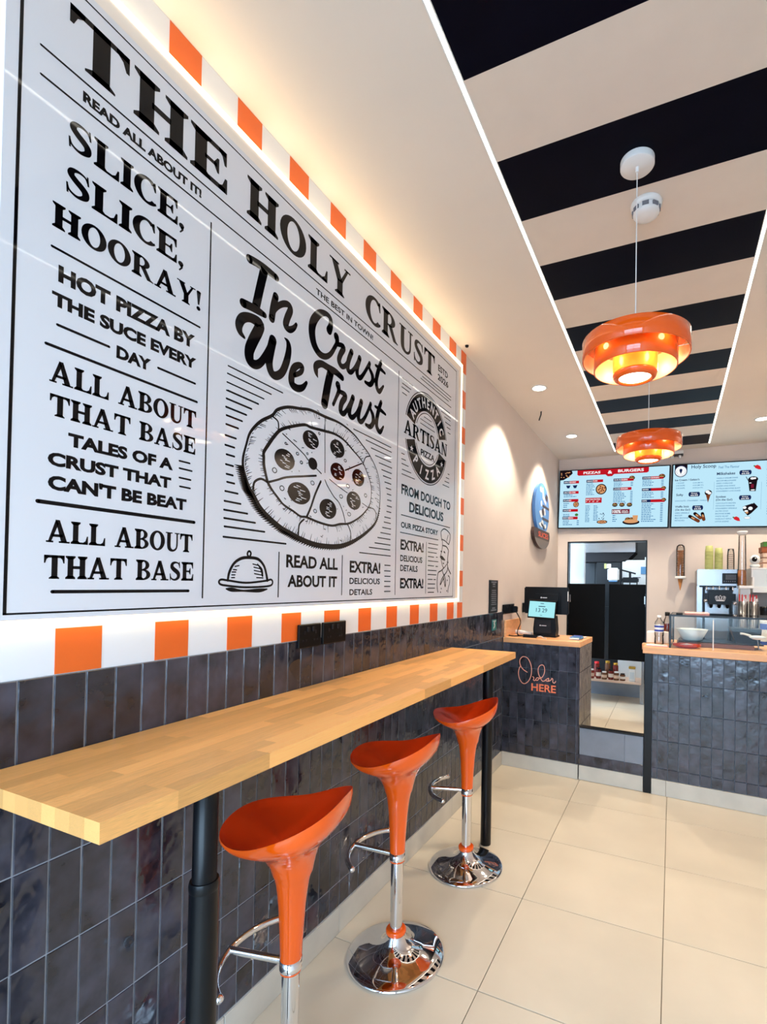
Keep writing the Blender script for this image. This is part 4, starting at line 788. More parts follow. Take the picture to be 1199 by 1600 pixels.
def menu2(FS, L_, W, H):
    X = lambda px: px / 1199 * .905
    Yy = lambda py, px=600: H - (py - (208 - px / 1199 * 70)) / (995 - (208 - px / 1199 * 70)) * H
    cx, cy = X(100), Yy(285, 100)
    FS.polys(L_('scr_black'), [rect(X(18), cy, X(185), H)], .0005); FS.polys(L_('scr_navy'), [disc(cx, cy, .064, .064, 32)], .0006); FS.polys(L_('scr_white'), [disc(cx, cy, .056, .056, 32)], .0008)
    FS.polys(L_('scr_navy'), [[(cx - .014, cy + .005), (cx, cy - .03), (cx + .014, cy + .005)], disc(cx, cy + .014, .015, .014, 14)] + ribbon([(cx - .04, cy + .01), (cx - .043, cy - .01), (cx - .03, cy - .03)], [.002]) + ribbon([(cx + .04, cy + .01), (cx + .043, cy - .01), (cx + .03, cy - .03)], [.002]), .0012)
    FS.text(L_('scr_blue'), 'HOLY SCOOP', cx - .03, cx + .03, cy - .045, cy - .038, .01, .0012)
    FS.text(L_('scr_navy'), 'Holy Scoop', X(238), X(552), Yy(262, 240), Yy(205, 240), .012, .0008)
    FS.text(L_('scr_blue'), 'Feel The Flavour', X(585), X(840), Yy(240, 700), Yy(208, 700), .004, .0008)
    def hd(t, px, py, s, o=.02): FS.line(L_('scr_navy'), t, X(px), Yy(py, px), s, o, .0008)
    def price(t, x0, y0, x1, y1):
        a, b, c, d_ = X(x0), X(x1), Yy(y1, x0), Yy(y0, x0); FS.polys(L_('scr_navy'), [rect(a, c, b, d_), disc(a, (c + d_) / 2, .008, (d_ - c) / 2 * .8, 12), disc(b, (c + d_) / 2, .008, (d_ - c) / 2 * .8, 12)], .0006)
        FS.text(L_('scr_white'), 'Price', a + .02, b - .02, (c + d_) / 2 + .004, d_ - .008, .02, .001); FS.text(L_('scr_white'), t, a + .012, b - .012, c + .006, (c + d_) / 2 - .004, .03, .001)
    def li(ts, px, py, dy, s=.0195):
        for k, t in enumerate(ts): FS.line(L_('scr_blue'), t, X(px), Yy(py + k * dy, px), s, .012, .0008)
    hd("Ice Cream / Gelato's", 25, 412, .029); li(['1 SCOOP', '2 SCOOPS', '3 SCOOPS'], 42, 446, 33); li(['£2.50 (SM W.)', '£3.50 (MD W.)', '£4.50 (LG W.)'], 262, 440, 32, .017)
    hd('Softy', 50, 603, .034); price('£2.99', 222, 552, 350, 610); li(['CHOCOLATE - STRAWBERRY - VANILLA'], 35, 674, 30, .0175)
    hd('Waffle Stick', 42, 752, .028); hd('(On the Go!)', 42, 792, .028); price('£3.95', 276, 725, 396, 785); li(['OREO SPRINKLE', 'BISCOFF', 'MILK BROWNIE', 'PISTACHIO'], 42, 830, 32)
    hd('Milkshakes', 562, 332, .040); price('£5.95', 852, 270, 978, 330); li(['VANILLA DREAM SHAKE', 'BISCOFF MILLIONAIRE', 'OREO OVERLOAD', 'KINDER KIND SHAKE', 'NUTELLA BROWNIE BLAST', 'STRAWBERRY LOVE SHAKE'], 562, 382, 33.5, .0185)
    hd('Sundaes', 562, 625, .029); hd('(On the Go!)', 562, 665, .029); price('£5.95', 858, 596, 984, 655); li(['CHOCOLATE HEAVEN', 'PISTACHIO PARADISE', 'STRAWBERRY SPRINKLE', 'SALTED GOLD', 'BROWNIE BOMB', 'WHITE VELVET', 'HAZELNUT RIPPLE', 'LOTUS LEGEND'], 562, 706, 33.5, .0185)
    hd('Waffles', 1165, 285, .036); li(['NUTELLA', 'OREO', 'KINDER', 'BISCOFF', 'SALTED'], 1168, 345, 33); hd('Crepes', 1180, 700, .03); li(['CLASSIC', 'BANANA', 'BERRY', 'LOTUS'], 1180, 745, 33)
    for px in (535, 1110): FS.polys(L_('scr_blue'), [rect(X(px), Yy(780, px), X(px) + .0015, Yy(420, px))], .0006)
    # cone, waffle sticks, shake, sundae, strawberries
    FS.polys(L_('scr_brown'), [[(X(435), Yy(585, 435)), (X(465), Yy(688, 465)), (X(495), Yy(585, 495))]], .0006); FS.polys(L_('scr_black'), [disc(X(465), Yy(560, 465), .035, .03)], .0005); FS.polys(L_('scr_white'), [disc(X(455), Yy(548, 455), .02, .016), disc(X(480), Yy(565, 480), .018, .014)], .0008)
    for x0, y0, x1, y1 in ((240, 865, 350, 925), (305, 830, 375, 885), (400, 830, 420, 905)):
        a, b = (X(x0), Yy(y0, x0)), (X(x1), Yy(y1, x1)); FS.polys(L_('scr_black'), ribbon([a, b], [.034]), .0005); m_ = ((a[0] + b[0]) / 2, (a[1] + b[1]) / 2); FS.polys(L_('scr_brown'), ribbon([m_, b], [.03]), .0007); FS.polys(L_('scr_tan'), ribbon([((a[0] + m_[0]) / 2, (a[1] + m_[1]) / 2), m_], [.014]), .0009)
    FS.polys(L_('scr_black'), [[(X(950), Yy(400, 950)), (X(1060), Yy(400, 1060)), (X(1045), Yy(540, 1045)), (X(970), Yy(540, 970))], disc(X(1010), Yy(385, 1010), .045, .03)] + ribbon([(X(925), Yy(355, 925)), (X(950), Yy(400, 950))], [.006]), .0005)
    FS.polys(L_('scr_white'), [disc(X(1000), Yy(375, 1000), .018, .012), disc(X(1030), Yy(372, 1030), .012, .01), rect(X(965), Yy(440, 965), X(990), Yy(430, 965)), disc(X(1010), Yy(525, 1010), .02, .006)], .0008); FS.polys(L_('scr_dred'), [rect(X(985), Yy(500, 985), X(1020), Yy(450, 985))], .0007)
    FS.polys(L_('scr_black'), [[(X(900), Yy(740, 900)), (X(1010), Yy(700, 1010)), (X(1075), Yy(750, 1075)), (X(1000), Yy(830, 1000)), (X(960), Yy(860, 960)), (X(900), Yy(790, 900))], [(X(1000), Yy(720, 1000)), (X(1030), Yy(690, 1030)), (X(1080), Yy(745, 1080)), (X(1050), Yy(765, 1050))]], .0005)
    FS.polys(L_('scr_white'), [disc(X(920), Yy(755, 920), .016, .014), disc(X(990), Yy(765, 990), .02, .018), disc(X(940), Yy(800, 940), .018, .01)], .0008); FS.polys(L_('scr_tan'), [disc(X(950), Yy(820, 950), .012, .01)], .0009); FS.polys(L_('scr_white'), [disc(X(955), Yy(888, 955), .03, .013)], .0006); FS.polys(L_('scr_navy'), ring(X(955), Yy(888, 955), .03, .013, .002, .002), .0007)
    for px, py in ((1055, 235), (825, 905)):
        x, y = X(px), Yy(py, px); FS.polys(L_('scr_strawb'), [[(x - .03, y + .02), (x, y + .03), (x + .025, y + .015), (x + .036, y - .02), (x + .01, y - .018), (x - .02, y - .002)]], .0006); FS.polys(L_('scr_green'), [disc(x - .028, y + .02, .008, .008, 8)], .0007)
screen(.002, 2.162, 1.226, .700, .0245, 'menu screen headed PIZZAS & BURGERS, left one above the kitchen doorway', menu1)
screen(1.244, 2.134, 1.050, .700, .0245, 'menu screen headed Holy Scoop, right one above the ice cream machine', menu2)
sb = thing('twin_spot_fitting', 'small white ceiling box with two stubby spots above the screen joint', 'light fitting', (1.30, 5.86, ZC))
MB().box(-.07, .07, -.05, .05, -.085, -.05, .004).build('housing', 'white', sb)
MB().box(-.012, .012, -.02, .02, -.05, 0).build('bracket', 'white', sb)
MB().box(-.068, .068, -.048, .048, -.092, -.085).build('underside', 'black', sb)
for x in (-.04, .035): MB().lathe([(.010, -.092), (.014, -.096), (.014, -.118), (.008, -.124), (0, -.125)], x, -.01, 0, 16).build('spot', 'white', sb)
# ================================================================ COUNTERS
CA = math.atan(-.051)
def front_tiles(par, xs_, zs_, y=0.0, n0=0):
    for a, b in zip(xs_[:-1], xs_[1:]):
        for za, zb in zip(zs_[:-1], zs_[1:]):
            w = b - a - .0028; h = zb - za - .0028
            if w < .008: continue
            o = inst(get_tile(w, h), 'tile', ((a + b) / 2, y, (za + zb) / 2), par, (0, 0, -PI / 2)); t_ = tilt(); o.rotation_euler = (t_[0], t_[1], -PI / 2 + t_[2])
def side_tiles(par, x, ys_, zs_):
    for a, b in zip(ys_[:-1], ys_[1:]):
        for za, zb in zip(zs_[:-1], zs_[1:]):
            t_ = tilt(.004); inst(get_tile(b - a - .0028, zb - za - .0028), 'tile', (x, (a + b) / 2, (za + zb) / 2), par, t_)
oc = thing('order_counter', 'small dark-tiled order counter in the corner with ORDER HERE lettering and wood top', 'counter', (0, 3.869, 0), CA)
MB().box(.006, .624, .004, .45, 0.001, 1.003).build('carcass', 'grout', oc)
cl = [.0045, .070, .137, .204, .271, .338, .405, .472, .541, .608, .628]; zl = [.112, .192, .400, .605, .808, 1.003]
front_tiles(oc, cl, zl); side_tiles(oc, .628, [.002 + .064 * k for k in range(8)], zl)
MB().box(.010, .636, -.012, .455, 1.004, 1.045, .002).build('worktop', 'wood_x', oc)
MB().box(.0095, .628, -.009, .003, .001, .110, .001).build('kick_board', 'base', oc)
FO = Flat((0, -.0046, 0), (1, 0, 0), (0, 0, 1)); mb = MB()
for st_ in ORD: FO.polys(mb, ribbon([(a / 1e4, b / 1e4) for a, b in st_], [.0062]), .0002)
lab(mb.build('script_lettering', 'coral_l', oc), 'pale coral handwritten Order')
mb = MB(); FO.text(mb, 'HERE', .252, .451, .633, .692, .025, .0002); lab(mb.build('block_lettering', 'coral', oc), 'coral block capitals HERE')
up = tag(MB().box(.006, .024, 3.88, 4.32, 1.046, 1.178, .002).build('wall_upstand', 'wood_x'), 'oak block standing against the wall at the left end of the order counter', 'wood block')
th = thing('low_barrier', 'low glossy tiled barrier with pale kick board across the gap between the counters', 'barrier', (0, 3.869, 0), CA)
MB().box(.638, 1.094, .004, .05, .002, .394).build('core', 'grout', th)
MB().box(.637, 1.094, -.006, .004, .002, .110, .001).build('kick_board', 'base', th)
for a, b in ((.6375, .965), (.967, 1.093)):
    MB().box(a, b, -.003, .005, .113, .190, .001).build('tile', 'tile', th); MB().box(a, b, -.002, .005, .193, .392, .001).build('tile', 'glossy_grey', th)  # upper tiles: dark glaze with the floor's reflection put into a grey colour
MB().box(.637, 1.095, -.006, .052, .394, .404, .001).build('top_edge', 'black_metal', th)
sc_ = thing('serving_counter', 'long dark-tiled serving counter with oak top on the right', 'counter', (0, 3.869, 0), CA)
MB().box(1.15, 2.265, .004, .62, .001, .997).build('carcass', 'grout', sc_)
cr = [1.151, 1.188] + [1.188 + .0685 * k for k in range(1, 16)] + [2.265]; zr = [.112, .188, .386, .592, .797, .997]
front_tiles(sc_, cr, zr)
MB().box(1.097, 1.149, -.008, .30, .001, .997, .002).build('end_post', 'black_metal', sc_)
MB().box(1.085, 2.265, -.018, .64, .998, 1.045, .002).build('worktop', 'wood_x', sc_)
MB().box(1.058, 1.11, .20, .26, .998, 1.045, .002).build('worktop_return', 'wood_x', sc_)
MB().box(1.151, 1.246, -.011, .003, .001, .110, .001).build('kick_board', 'base', sc_); MB().box(1.248, 2.265, -.011, .003, .001, .110, .001).build('kick_board', 'base', sc_)
# ================================================================ ORDER COUNTER ITEMS
CT = 1.0455
pt = thing('till', 'black two-sided till with a small customer display reading 13 29', 'till', (.31, 4.07, CT), math.radians(-2))
MB().box(-.11, .095, -.03, .10, 0, .012, .004).build('base', 'black', pt)
b_ = MB(); b_.prism([(-.098, .01), (.088, .01), (.092, .06), (.082, .175), (-.09, .175), (-.102, .06)], .09, (0, .065, 0), (1, 0, 0), (0, 0, 1)).build('pedestal', 'black', pt)
MB().box(-.085, .05, -.028, -.026, .035, .145, .001).build('printer_flap', 'dark', pt)
fp = Flat((0, -.0285, 0), (1, 0, 0), (0, 0, 1)); mb = MB(); fp.polys(mb, [disc(-.04, .095, .006, .006, 10), rect(-.03, .091, .012, .097)]); mb.build('logo_print', 'ink_white', pt)
cd = emp('customer_display'); cd.parent = pt; cd.location = (-.03, -.04, .16); cd.rotation_euler = (math.radians(-12), math.radians(2), 0)
MB().box(-.118, .118, -.006, .012, -.008, .148, .003).build('bezel', 'black', cd)
MB().box(-.110, .110, -.0075, -.005, .004, .134, .001).build('display', 'scr_cyan', cd)
fd = Flat((0, -.0076, 0), (1, 0, 0), (0, 0, 1)); mb = MB(); fd.text(mb, '13', -.048, -.012, .045, .078, 0, .0006); fd.text(mb, '29', .004, .046, .045, .078, 0, .0006)
fd.polys(mb, [rect(-.03, .090, .028, .096), rect(-.015, .115, .014, .120), rect(-.012, .018, .008, .021)], .0006); mb.build('clock_digits', 'scr_navy', cd)
mb = MB(); mb.box(-.215, .170, .07, .100, .185, .415, .008); mo = mb.build('monitor', 'black', pt)
MB().box(-.12, .105, .045, .072, .19, .370, .014).build('monitor_back', 'black', pt)
MB().box(-.03, .03, .03, .10, .13, .25, .01).build('neck', 'black', pt)
fp = Flat((0, .0445, 0), (1, 0, 0), (0, 0, 1)); mb = MB(); fp.polys(mb, [disc(-.055, .325, .007, .007, 10), rect(-.045, .321, -.005, .328)]); mb.build('logo_print', 'ink_white', pt)
MB().box(.163, .170, .066, .071, .30, .38, .001).build('side_button', 'white', pt)
cr_ = thing('card_reader', 'small blue card reader near the right edge of the order counter', 'card reader', (.572, 4.02, CT), math.radians(-6))
MB().box(-.045, .045, -.06, .07, 0, .022, .008).build('body', 'bluep', cr_)
MB().box(-.038, .038, -.062, -.058, .004, .016, .001).build('front_label', 'white', cr_)
MB().box(-.034, .034, -.01, .055, .022, .026, .003).build('keypad', 'bluelab', cr_)
MB().tube(cat([(.045, .05, .012), (.06, .06, .018), (.055, .09, .012), (.03, .12, .004)], 5), .004, 8).build('cable', 'white', cr_)
hs = thing('barcode_scanner', 'white handheld scanner lying behind the cables on the order counter', 'scanner', (.09, 4.14, CT), math.radians(-20))
MB().tube([(-.07, 0, .02), (-.02, 0, .02), (.03, 0, .018), (.10, .0, .014)], [.016, .018, .015, .012], 14).build('handle', 'white', hs)
MB().box(-.10, -.065, -.022, .022, 0, .042, .008).build('head', 'white', hs)
pc = tag(MB().box(.145, .27, 3.925, 3.975, CT, CT + .022, .008).build('power_adapter', 'black'), 'black power adapter lying in front of the till', 'adapter')
tag(MB().tube(cat([(.02, 4.0, CT + .006), (.03, 3.95, CT + .006), (.06, 3.93, CT + .006), (.10, 3.95, CT + .006), (.145, 3.95, CT + .010)], 6), .0042, 8).build('power_cable', 'black'), 'black cable running along the counter edge to the power adapter', 'cable')
tag(MB().tube(cat([(.275, 3.95, CT + .010), (.30, 3.945, CT + .014), (.33, 3.92, CT + .005), (.355, 3.895, CT + .004)], 6), .0035, 8).build('white_cable', 'white'), 'short white cable end in front of the till', 'cable')
# ================================================================ SERVING COUNTER ITEMS
ct = 1.0455
dc = thing('display_case', 'low glass display case with thin black frame on the serving counter', 'display case', (1.262, 3.818, ct), CA)
W_, D_, H_ = 1.03, .42, .232; r_ = .006
f = MB()
for x in (0, W_):
    for y in (0, D_): f.box(x - r_, x + r_, y - r_, y + r_, 0, H_)
for z in (H_,): f.box(0, W_, -r_, r_, z - .007, z + .005).box(0, W_, D_ - r_, D_ + r_, z - .006, z + .004).box(-r_, r_, 0, D_, z - .006, z + .004).box(W_ - r_, W_ + r_, 0, D_, z - .006, z + .004)
f.build('frame', 'black_metal', dc)
MB().box(r_, W_ - r_, -.002, .002, .002, H_ - .007).build('front_glass', 'glass', dc)
MB().box(-.002, .002, r_, D_ - r_, .002, H_ - .007).build('side_glass', 'glass', dc)
MB().box(r_, W_ - r_, r_, D_ - r_, H_, H_ + .004).build('top_glass', 'glass', dc)
MB().box(.268, .274, -.004, -.002, .002, .212).build('glass_edge_gleam', 'cream', dc)  # cream strip paints the bright gleam on the glass edge
bd = tag(MB().box(1.31, 1.80, 3.98, 4.17, ct, ct + .030, .004).build('wooden_board', 'wood_dark'), 'dark brown wooden board lying in the display case', 'board')
pl = tag(MB().box(1.32, 1.86, 4.0, 4.2, ct + .030, ct + .038, .002).build('black_slate', 'black'), 'flat black slate on top of the wooden board', 'slate')
bw = thing('serving_bowl', 'white flared oblong bowl on the black slate in the display case', 'bowl', (1.413, 4.10, ct + .038))
MB().lathe([(0, 0), (.062, 0), (.068, .004), (.108, .082), (.105, .083), (.064, .010), (0, .008)], n=40, sy=.8).build('body', 'white', bw)
rd = thing('red_dish', 'flat red oval dish at the front left inside the display case', 'dish', (1.372, 3.895, ct))
MB().lathe([(0, 0), (.06, 0), (.09, .014), (.094, .026), (.088, .027), (.058, .010), (0, .008)], n=40, sy=.55).build('body', 'red', rd)
MB().lathe([(0, .012), (.07, .018), (0, .03)], n=28, sy=.5).build('contents', 'cream', rd)
bt_ = thing('black_tray', 'black tapered tray with a white scoop, right of the bowl', 'tray', (1.752, 4.09, ct + .038))
MB().prism([(-.058, 0), (.085, 0), (.098, .104), (-.096, .108)], .14, (0, .07, 0), (1, 0, 0), (0, 0, 1)).build('body', 'dark', bt_)
sp = thing('white_scoop', 'white ice cream scoop leaning on the front of the black tray', 'scoop', (1.80, 4.0, ct + .06))
MB().lathe([(0, -.018), (.030, -.014), (.052, -.002), (.052, .004), (.03, .012), (0, .014)], .02, .0, .03, 24, sy=.5).build('bowl', 'white', sp)
MB().tube([(-.02, 0, .038), (-.06, 0, .05), (-.085, .0, .052)], [.009, .007, .008], 10).build('handle', 'cream', sp)
MB().tube([(.02, 0, .014), (.03, 0, -.055)], .004, 8).build('stem', 'steel', sp)
pk = tag(MB().box(1.36, 1.52, 3.98, 4.12, 1.2825, 1.294, .003).build('paper_tray', 'pink'), 'pink paper tray on top of the display case', 'paper tray')
tag(MB().box(1.30, 1.345, 3.87, 3.95, 1.2825, 1.292, .003).build('tongs_case', 'black'), 'small flat black case on the left corner of the display case top', 'case')
bo = thing('water_bottle', 'clear water bottle with blue and white label, at the counter end', 'bottle', (1.186, 3.99, ct))
MB().lathe([(0, .001), (.029, .0), (.033, .006), (.032, .05), (.030, .06), (.033, .075), (.033, .15), (.028, .172), (.014, .192), (.0125, .205)], n=28).build('body', 'clear', bo)
MB().lathe([(.0335, .095), (.0335, .150)], n=28).build('label', 'white', bo)
for z in (.10, .13): MB().lathe([(.0338, z), (.0338, z + .014)], n=28).build('label_band', 'bluelab', bo)
MB().lathe([(.0145, .203), (.0150, .204), (.0150, .218), (0, .219)], n=20).build('cap', 'white', bo)
bo = thing('drink_bottle', 'bottle of red drink with a black cap behind the white box', 'bottle', (1.240, 4.27, ct))
MB().lathe([(0, .001), (.028, .0), (.031, .006), (.031, .14), (.026, .17), (.016, .19), (.0145, .205)], n=28).build('body', 'clear', bo)
MB().lathe([(0, .003), (.027, .003), (.028, .14), (.0, .142)], n=24).build('drink', 'redliq', bo)
MB().lathe([(.0185, .203), (.0185, .232), (0, .233)], n=20).build('cap', 'black', bo)
nb = thing('napkin_box', 'white box behind the water bottle at the counter end', 'box', (1.172, 4.13, ct))
MB().box(-.075, .08, -.04, .045, 0, .085, .003).build('body', 'cream', nb); MB().box(-.06, .065, -.03, .035, .085, .088, .001).build('lid', 'white', nb)
pm = thing('paper_leaflets', 'pink and cream leaflets lying flat at the left end of the serving counter', 'leaflets', (1.175, 3.885, ct))
MB().box(-.07, .075, -.045, .045, 0, .006).build('lower_leaflet', 'pink', pm); MB().box(-.07, .07, -.035, .05, .006, .009).build('upper_leaflet', 'cream', pm)
# ================================================================ BACK COUNTER AND MACHINES
bc = thing('back_counter', 'white back counter carrying the ice cream machine', 'counter', (1.36, 5.05, 0))
MB().box(0, .94, 0, .91, 0, .90, .002).build('body', 'white', bc); MB().box(-.01, .945, -.02, .915, .90, .935, .003).build('worktop', 'steel', bc)
im = thing('ice_cream_machine', 'stainless soft-serve ice cream machine with black dispensing head and white emblem', 'ice cream machine', (1.495, 5.35, .935))
MB().box(0, .355, 0, .55, .565, .722, .006).build('top_housing', 'steel', im)
MB().box(0, .355, .15, .55, 0, .565, .004).build('body', 'steel', im)
MB().box(.0, .045, .03, .15, 0, .565, .004).build('side_column', 'steel', im); MB().box(.31, .355, .03, .15, 0, .565, .004).build('side_column', 'steel', im)
MB().box(.055, .075, .10, .152, 0, .565).box(.285, .305, .10, .152, 0, .565).build('dark_channel', 'black', im)
MB().box(.02, .335, -.002, .03, .548, .564).build('painted_gap_shadow', 'black', im)  # black strip painted in for the shade between housing and head
MB().box(.215, .345, -.004, 0, .585, .685, .001).build('control_panel', 'black', im)
fp = Flat((0, -.0045, 0), (1, 0, 0), (0, 0, 1)); mb = MB(); rr_ = random.Random(2)
for k in range(5):
    for q in range(8): fp.polys(mb, [rect(.245 + q * .011, .625 + k * .01, .252 + q * .011, .630 + k * .01)])
for q in range(6): fp.polys(mb, [disc(.232 + q * .018, .607, .004, .004, 8)])
mb.build('panel_print', 'grey_print', im)
hd_ = MB(); hd_.box(.060, .325, -.09, .10, .385, .525, .035).build('dispensing_head', 'black', im)
for q in range(5): MB().lathe([(0, 0), (.006, .0), (.008, .01), (.008, .03), (.004, .04), (0, .041)], .08 + q * .055, -.04, .515, 12).build('bolt', 'chrome', im)
for x in (.07, .315): MB().lathe([(0, -.006), (.014, -.006), (.016, 0), (.014, .006), (0, .006)], x, -.092, .40 if x > .1 else .42, 14, axis='y').build('fixing_knob', 'chrome', im)
for x in (.12, .19, .26): MB().lathe([(.010, -.035), (.016, -.02), (.018, 0)], x, -.02, .385, 16).build('nozzle', 'black', im)
fp = Flat((0, -.0905, 0), (1, 0, 0), (0, 0, 1)); mb = MB(); cx = .194; z0 = .425
for a in (-.75, 0, .75):
    L1 = .048 if a == 0 else .052; tip = (cx + sin(a) * L1 * 1.0, z0 + .004 + cos(a) * L1 * (.95 if a == 0 else 1)); m_ = (cx + sin(a) * .028, z0 + .022); sx_ = .0125
    nx, nz = cos(a) * sx_, -sin(a) * sx_
    fp.polys(mb, ribbon([(cx + sin(a) * .008, z0), (m_[0] - nx, m_[1] - nz), tip], [.0035], round_=False) + ribbon([(cx + sin(a) * .008, z0), (m_[0] + nx, m_[1] + nz), tip], [.0035], round_=False))
fp.polys(mb, [rect(cx - .034, z0 - .006, cx + .034, z0 + .003)] + ribbon([(cx - .034, z0), (cx - .044, z0 + .034), (cx - .02, z0 + .022)], [.003], round_=False) + ribbon([(cx + .034, z0), (cx + .044, z0 + .034), (cx + .02, z0 + .022)], [.003], round_=False), .0008)
mb.build('emblem', 'ink_white', im)
for k in range(5): MB().box(-.003, 0, .08 + .0, .14, .28 - k * .03, .29 - k * .03).build('side_louvre', 'dark', im)
MB().box(.08, .28, .0, .13, .02, .04, .004).build('drip_tray', 'steel', im)
def cup_stack(x, y, z, r, h, m, n, label, cat_, grp, top=True):
    t = thing('cup_stack', label, cat_, (x, y, z), 0, grp)
    s = h / (n + 3); 
    for k in range(n):
        zz = k * s
        MB().lathe([(r * .96, zz), (r, zz + s * .15), (r, zz + s * .45), (r * .93, zz + s * .55), (r * .93, zz + s)], n=24).build('cup', m, t)
    MB().lathe([(r * .93, n * s), (r * .80, h), (0, h)], n=24).build('cup', m, t)
    return t
cup_stack(1.606, 5.50, 1.658, .039, .238, 'green', 13, 'left stack of lime green paper cups on the ice cream machine', 'paper cups', 'stacked cups on the machine')
cup_stack(1.690, 5.50, 1.658, .038, .215, 'green', 12, 'right stack of lime green paper cups on the ice cream machine', 'paper cups', 'stacked cups on the machine')
cup_stack(1.795, 5.50, 1.658, .034, .205, 'clear', 8, 'stack of clear plastic cups beside the tall clear tube', 'plastic cups', 'stacked cups on the machine')
# wall cone dispenser
cd_ = thing('cone_dispenser', 'clear wall tube dispensing a column of wafer cones', 'cone dispenser', (1.352, 5.90, 1.50))
MB().lathe([(.044, .10), (.044, .40), (.038, .43), (.02, .445), (0, .447)], n=28).build('tube', 'clear', cd_)
for k in range(11):
    z = .095 + k * .026
    MB().lathe([(.012, z - .01), (.032, z + .018), (.034, z + .026), (.028, z + .026)], n=20).build('cone', 'cone', cd_)
MB().lathe([(.032, .072), (.052, .072), (.054, .078), (.054, .100), (.040, .102), (.032, .09)], n=32, closed=True).build('collar', 'white', cd_)
MB().lathe([(.002, -.055), (.026, .072), (.020, .075)], n=20).build('lowest_cone', 'cone', cd_)
MB().box(-.02, .02, .05, .068, .06, .36).build('wall_bracket', 'white', cd_)
# shelving on the right
ws = thing('white_shelf', 'white shelf unit to the right of the ice cream machine', 'shelf', (1.84, 5.20, 1.44))
MB().box(.13, .46, .20, .76, 0, .045, .002).build('lower_shelf', 'white', ws)
zs = thing('side_shelf', 'small white shelf ledge carrying the tall clear tube', 'shelf', (1.84, 5.22, 1.478))
MB().box(0, .118, 0, .125, 0, .024, .002).build('ledge', 'white', zs); MB().box(.106, .118, 0, .125, .024, .105).build('lip', 'white', zs)
MB().box(.02, .10, .10, .12, -.54, 0).build('post', 'white', zs)
MB().box(.44, .46, .20, .76, -.5, 0).box(.13, .15, .60, .76, -.5, 0).build('shelf_support', 'white', ws)
tt = thing('tall_cone_tube', 'tall clear tube with a white lid, half filled with wafer pieces', 'container', (1.870, 5.31, 1.503))
MB().lathe([(0, .001), (.038, 0), (.038, .01), (.030, .48), (.030, .485)], n=28).build('tube', 'clear', tt)
MB().lathe([(0, .004), (.036, .004), (.034, .145), (0, .15)], n=24).build('wafers', 'cone', tt)
MB().lathe([(.028, .478), (.034, .478), (.044, .500), (.044, .510), (0, .512)], n=28).build('lid', 'white', tt)
lb = thing('white_crate', 'pale blue-white storage crate on the right shelf', 'crate', (1.965, 5.45, 1.4855))
MB().box(0, .30, 0, .40, .0, .185, .004).build('body', 'white', lb)
MB().box(.012, .288, -.002, .0, .012, .172).build('front_panel', 'kit_white', lb); MB().box(-.003, .303, -.004, .404, .178, .190, .002).build('rim', 'white', lb)
ey = thing('eyeball_ornament', 'white ornament with a big black eye on the storage crate', 'ornament', (1.998, 5.50, 1.676))
MB().lathe([(0, 0), (.03, .001), (.043, .012), (.043, .026), (.03, .038), (.0, .040)], n=28).build('foot', 'white', ey)
MB().lathe([(0, -.052)] + [(.045 * sin(PI * k / 12), -.045 * cos(PI * k / 12)) for k in range(1, 12)] + [(0, .045)], 0, 0, .083, 28).build('ball', 'white', ey)
MB().lathe([(.0245, -.0385), (.020, -.043), (.010, -.048), (0, -.0495)], -.006, .0, .083, 24, axis='y').build('pupil', 'black', ey)
MB().lathe([(.006, -.047), (0, -.050)], -.001, -.001, .092, 12, axis='y').build('glint', 'white', ey)
for k, (z, h, m, w, nm, lb_) in enumerate(((1.676, .052, 'card', .20, 'carton', 'lowest pale carton stacked on the storage crate'), (1.729, .050, 'card', .20, 'carton', 'second pale carton of the stack on the storage crate'), (1.780, .048, 'card', .195, 'carton', 'third pale carton of the stack, just below the brown one'), (1.829, .052, 'brown', .22, 'carton', 'brown carton near the top of the carton stack'), (1.882, .048, 'dgreen', .19, 'carton', 'green carton on top of the carton stack'))):
    t = thing(nm, lb_, 'carton', (2.165, 5.60, z), 0, 'cartons stacked on the crate')
    MB().box(-w / 2, w / 2, -.09, .09, 0, h - .006, .002).build('box', m, t); MB().box(-w / 2 - .003, w / 2 + .003, -.093, .093, h - .006, h - .001, .001).build('lid', 'brown' if m != 'dgreen' else 'dgreen', t)
for k, (x, lbl) in enumerate(((1.865, 'perforated steel cup of red and white straws, the left one'), (1.940, 'perforated steel cup of red and white straws, the right one'))):
    sh_ = thing('straw_holder', lbl, 'straw holder', (x + (.004 if k else -.004), 5.12, .936), 0, 'straw holders beside the machine')
    MB().lathe([(0, 0), (.036, 0), (.037, .004), (.037, .425), (.034, .425)], n=32).build('cup', 'steel' if k == 0 else 'steel', sh_)
    hb = MB()
    for a in range(14):
        for z in range(14): an = 2 * PI * a / 14; hb.lathe([(0, 0), (.0035, 0)], 0, 0, 0, 6) if 0 else hb.box(-.0372 * 0 + .0372 * cos(an) - .002, .0372 * cos(an) + .002, .0372 * sin(an) - .002, .0372 * sin(an) + .002, .20 + z * .015, .206 + z * .015)
    hb.build('holes', 'black', sh_)['kind'] = 'stuff'
    for q in range(11):
        a = q * 2.4; r = .008 + .0023 * q; MB().tube([(r * cos(a), r * sin(a), .30), (r * cos(a) * 1.1, r * sin(a) * 1.1, .47 + .02 * sin(q * 3))], .0045, 7).build('straw', 'redp' if q % 2 else 'ink_white', sh_)
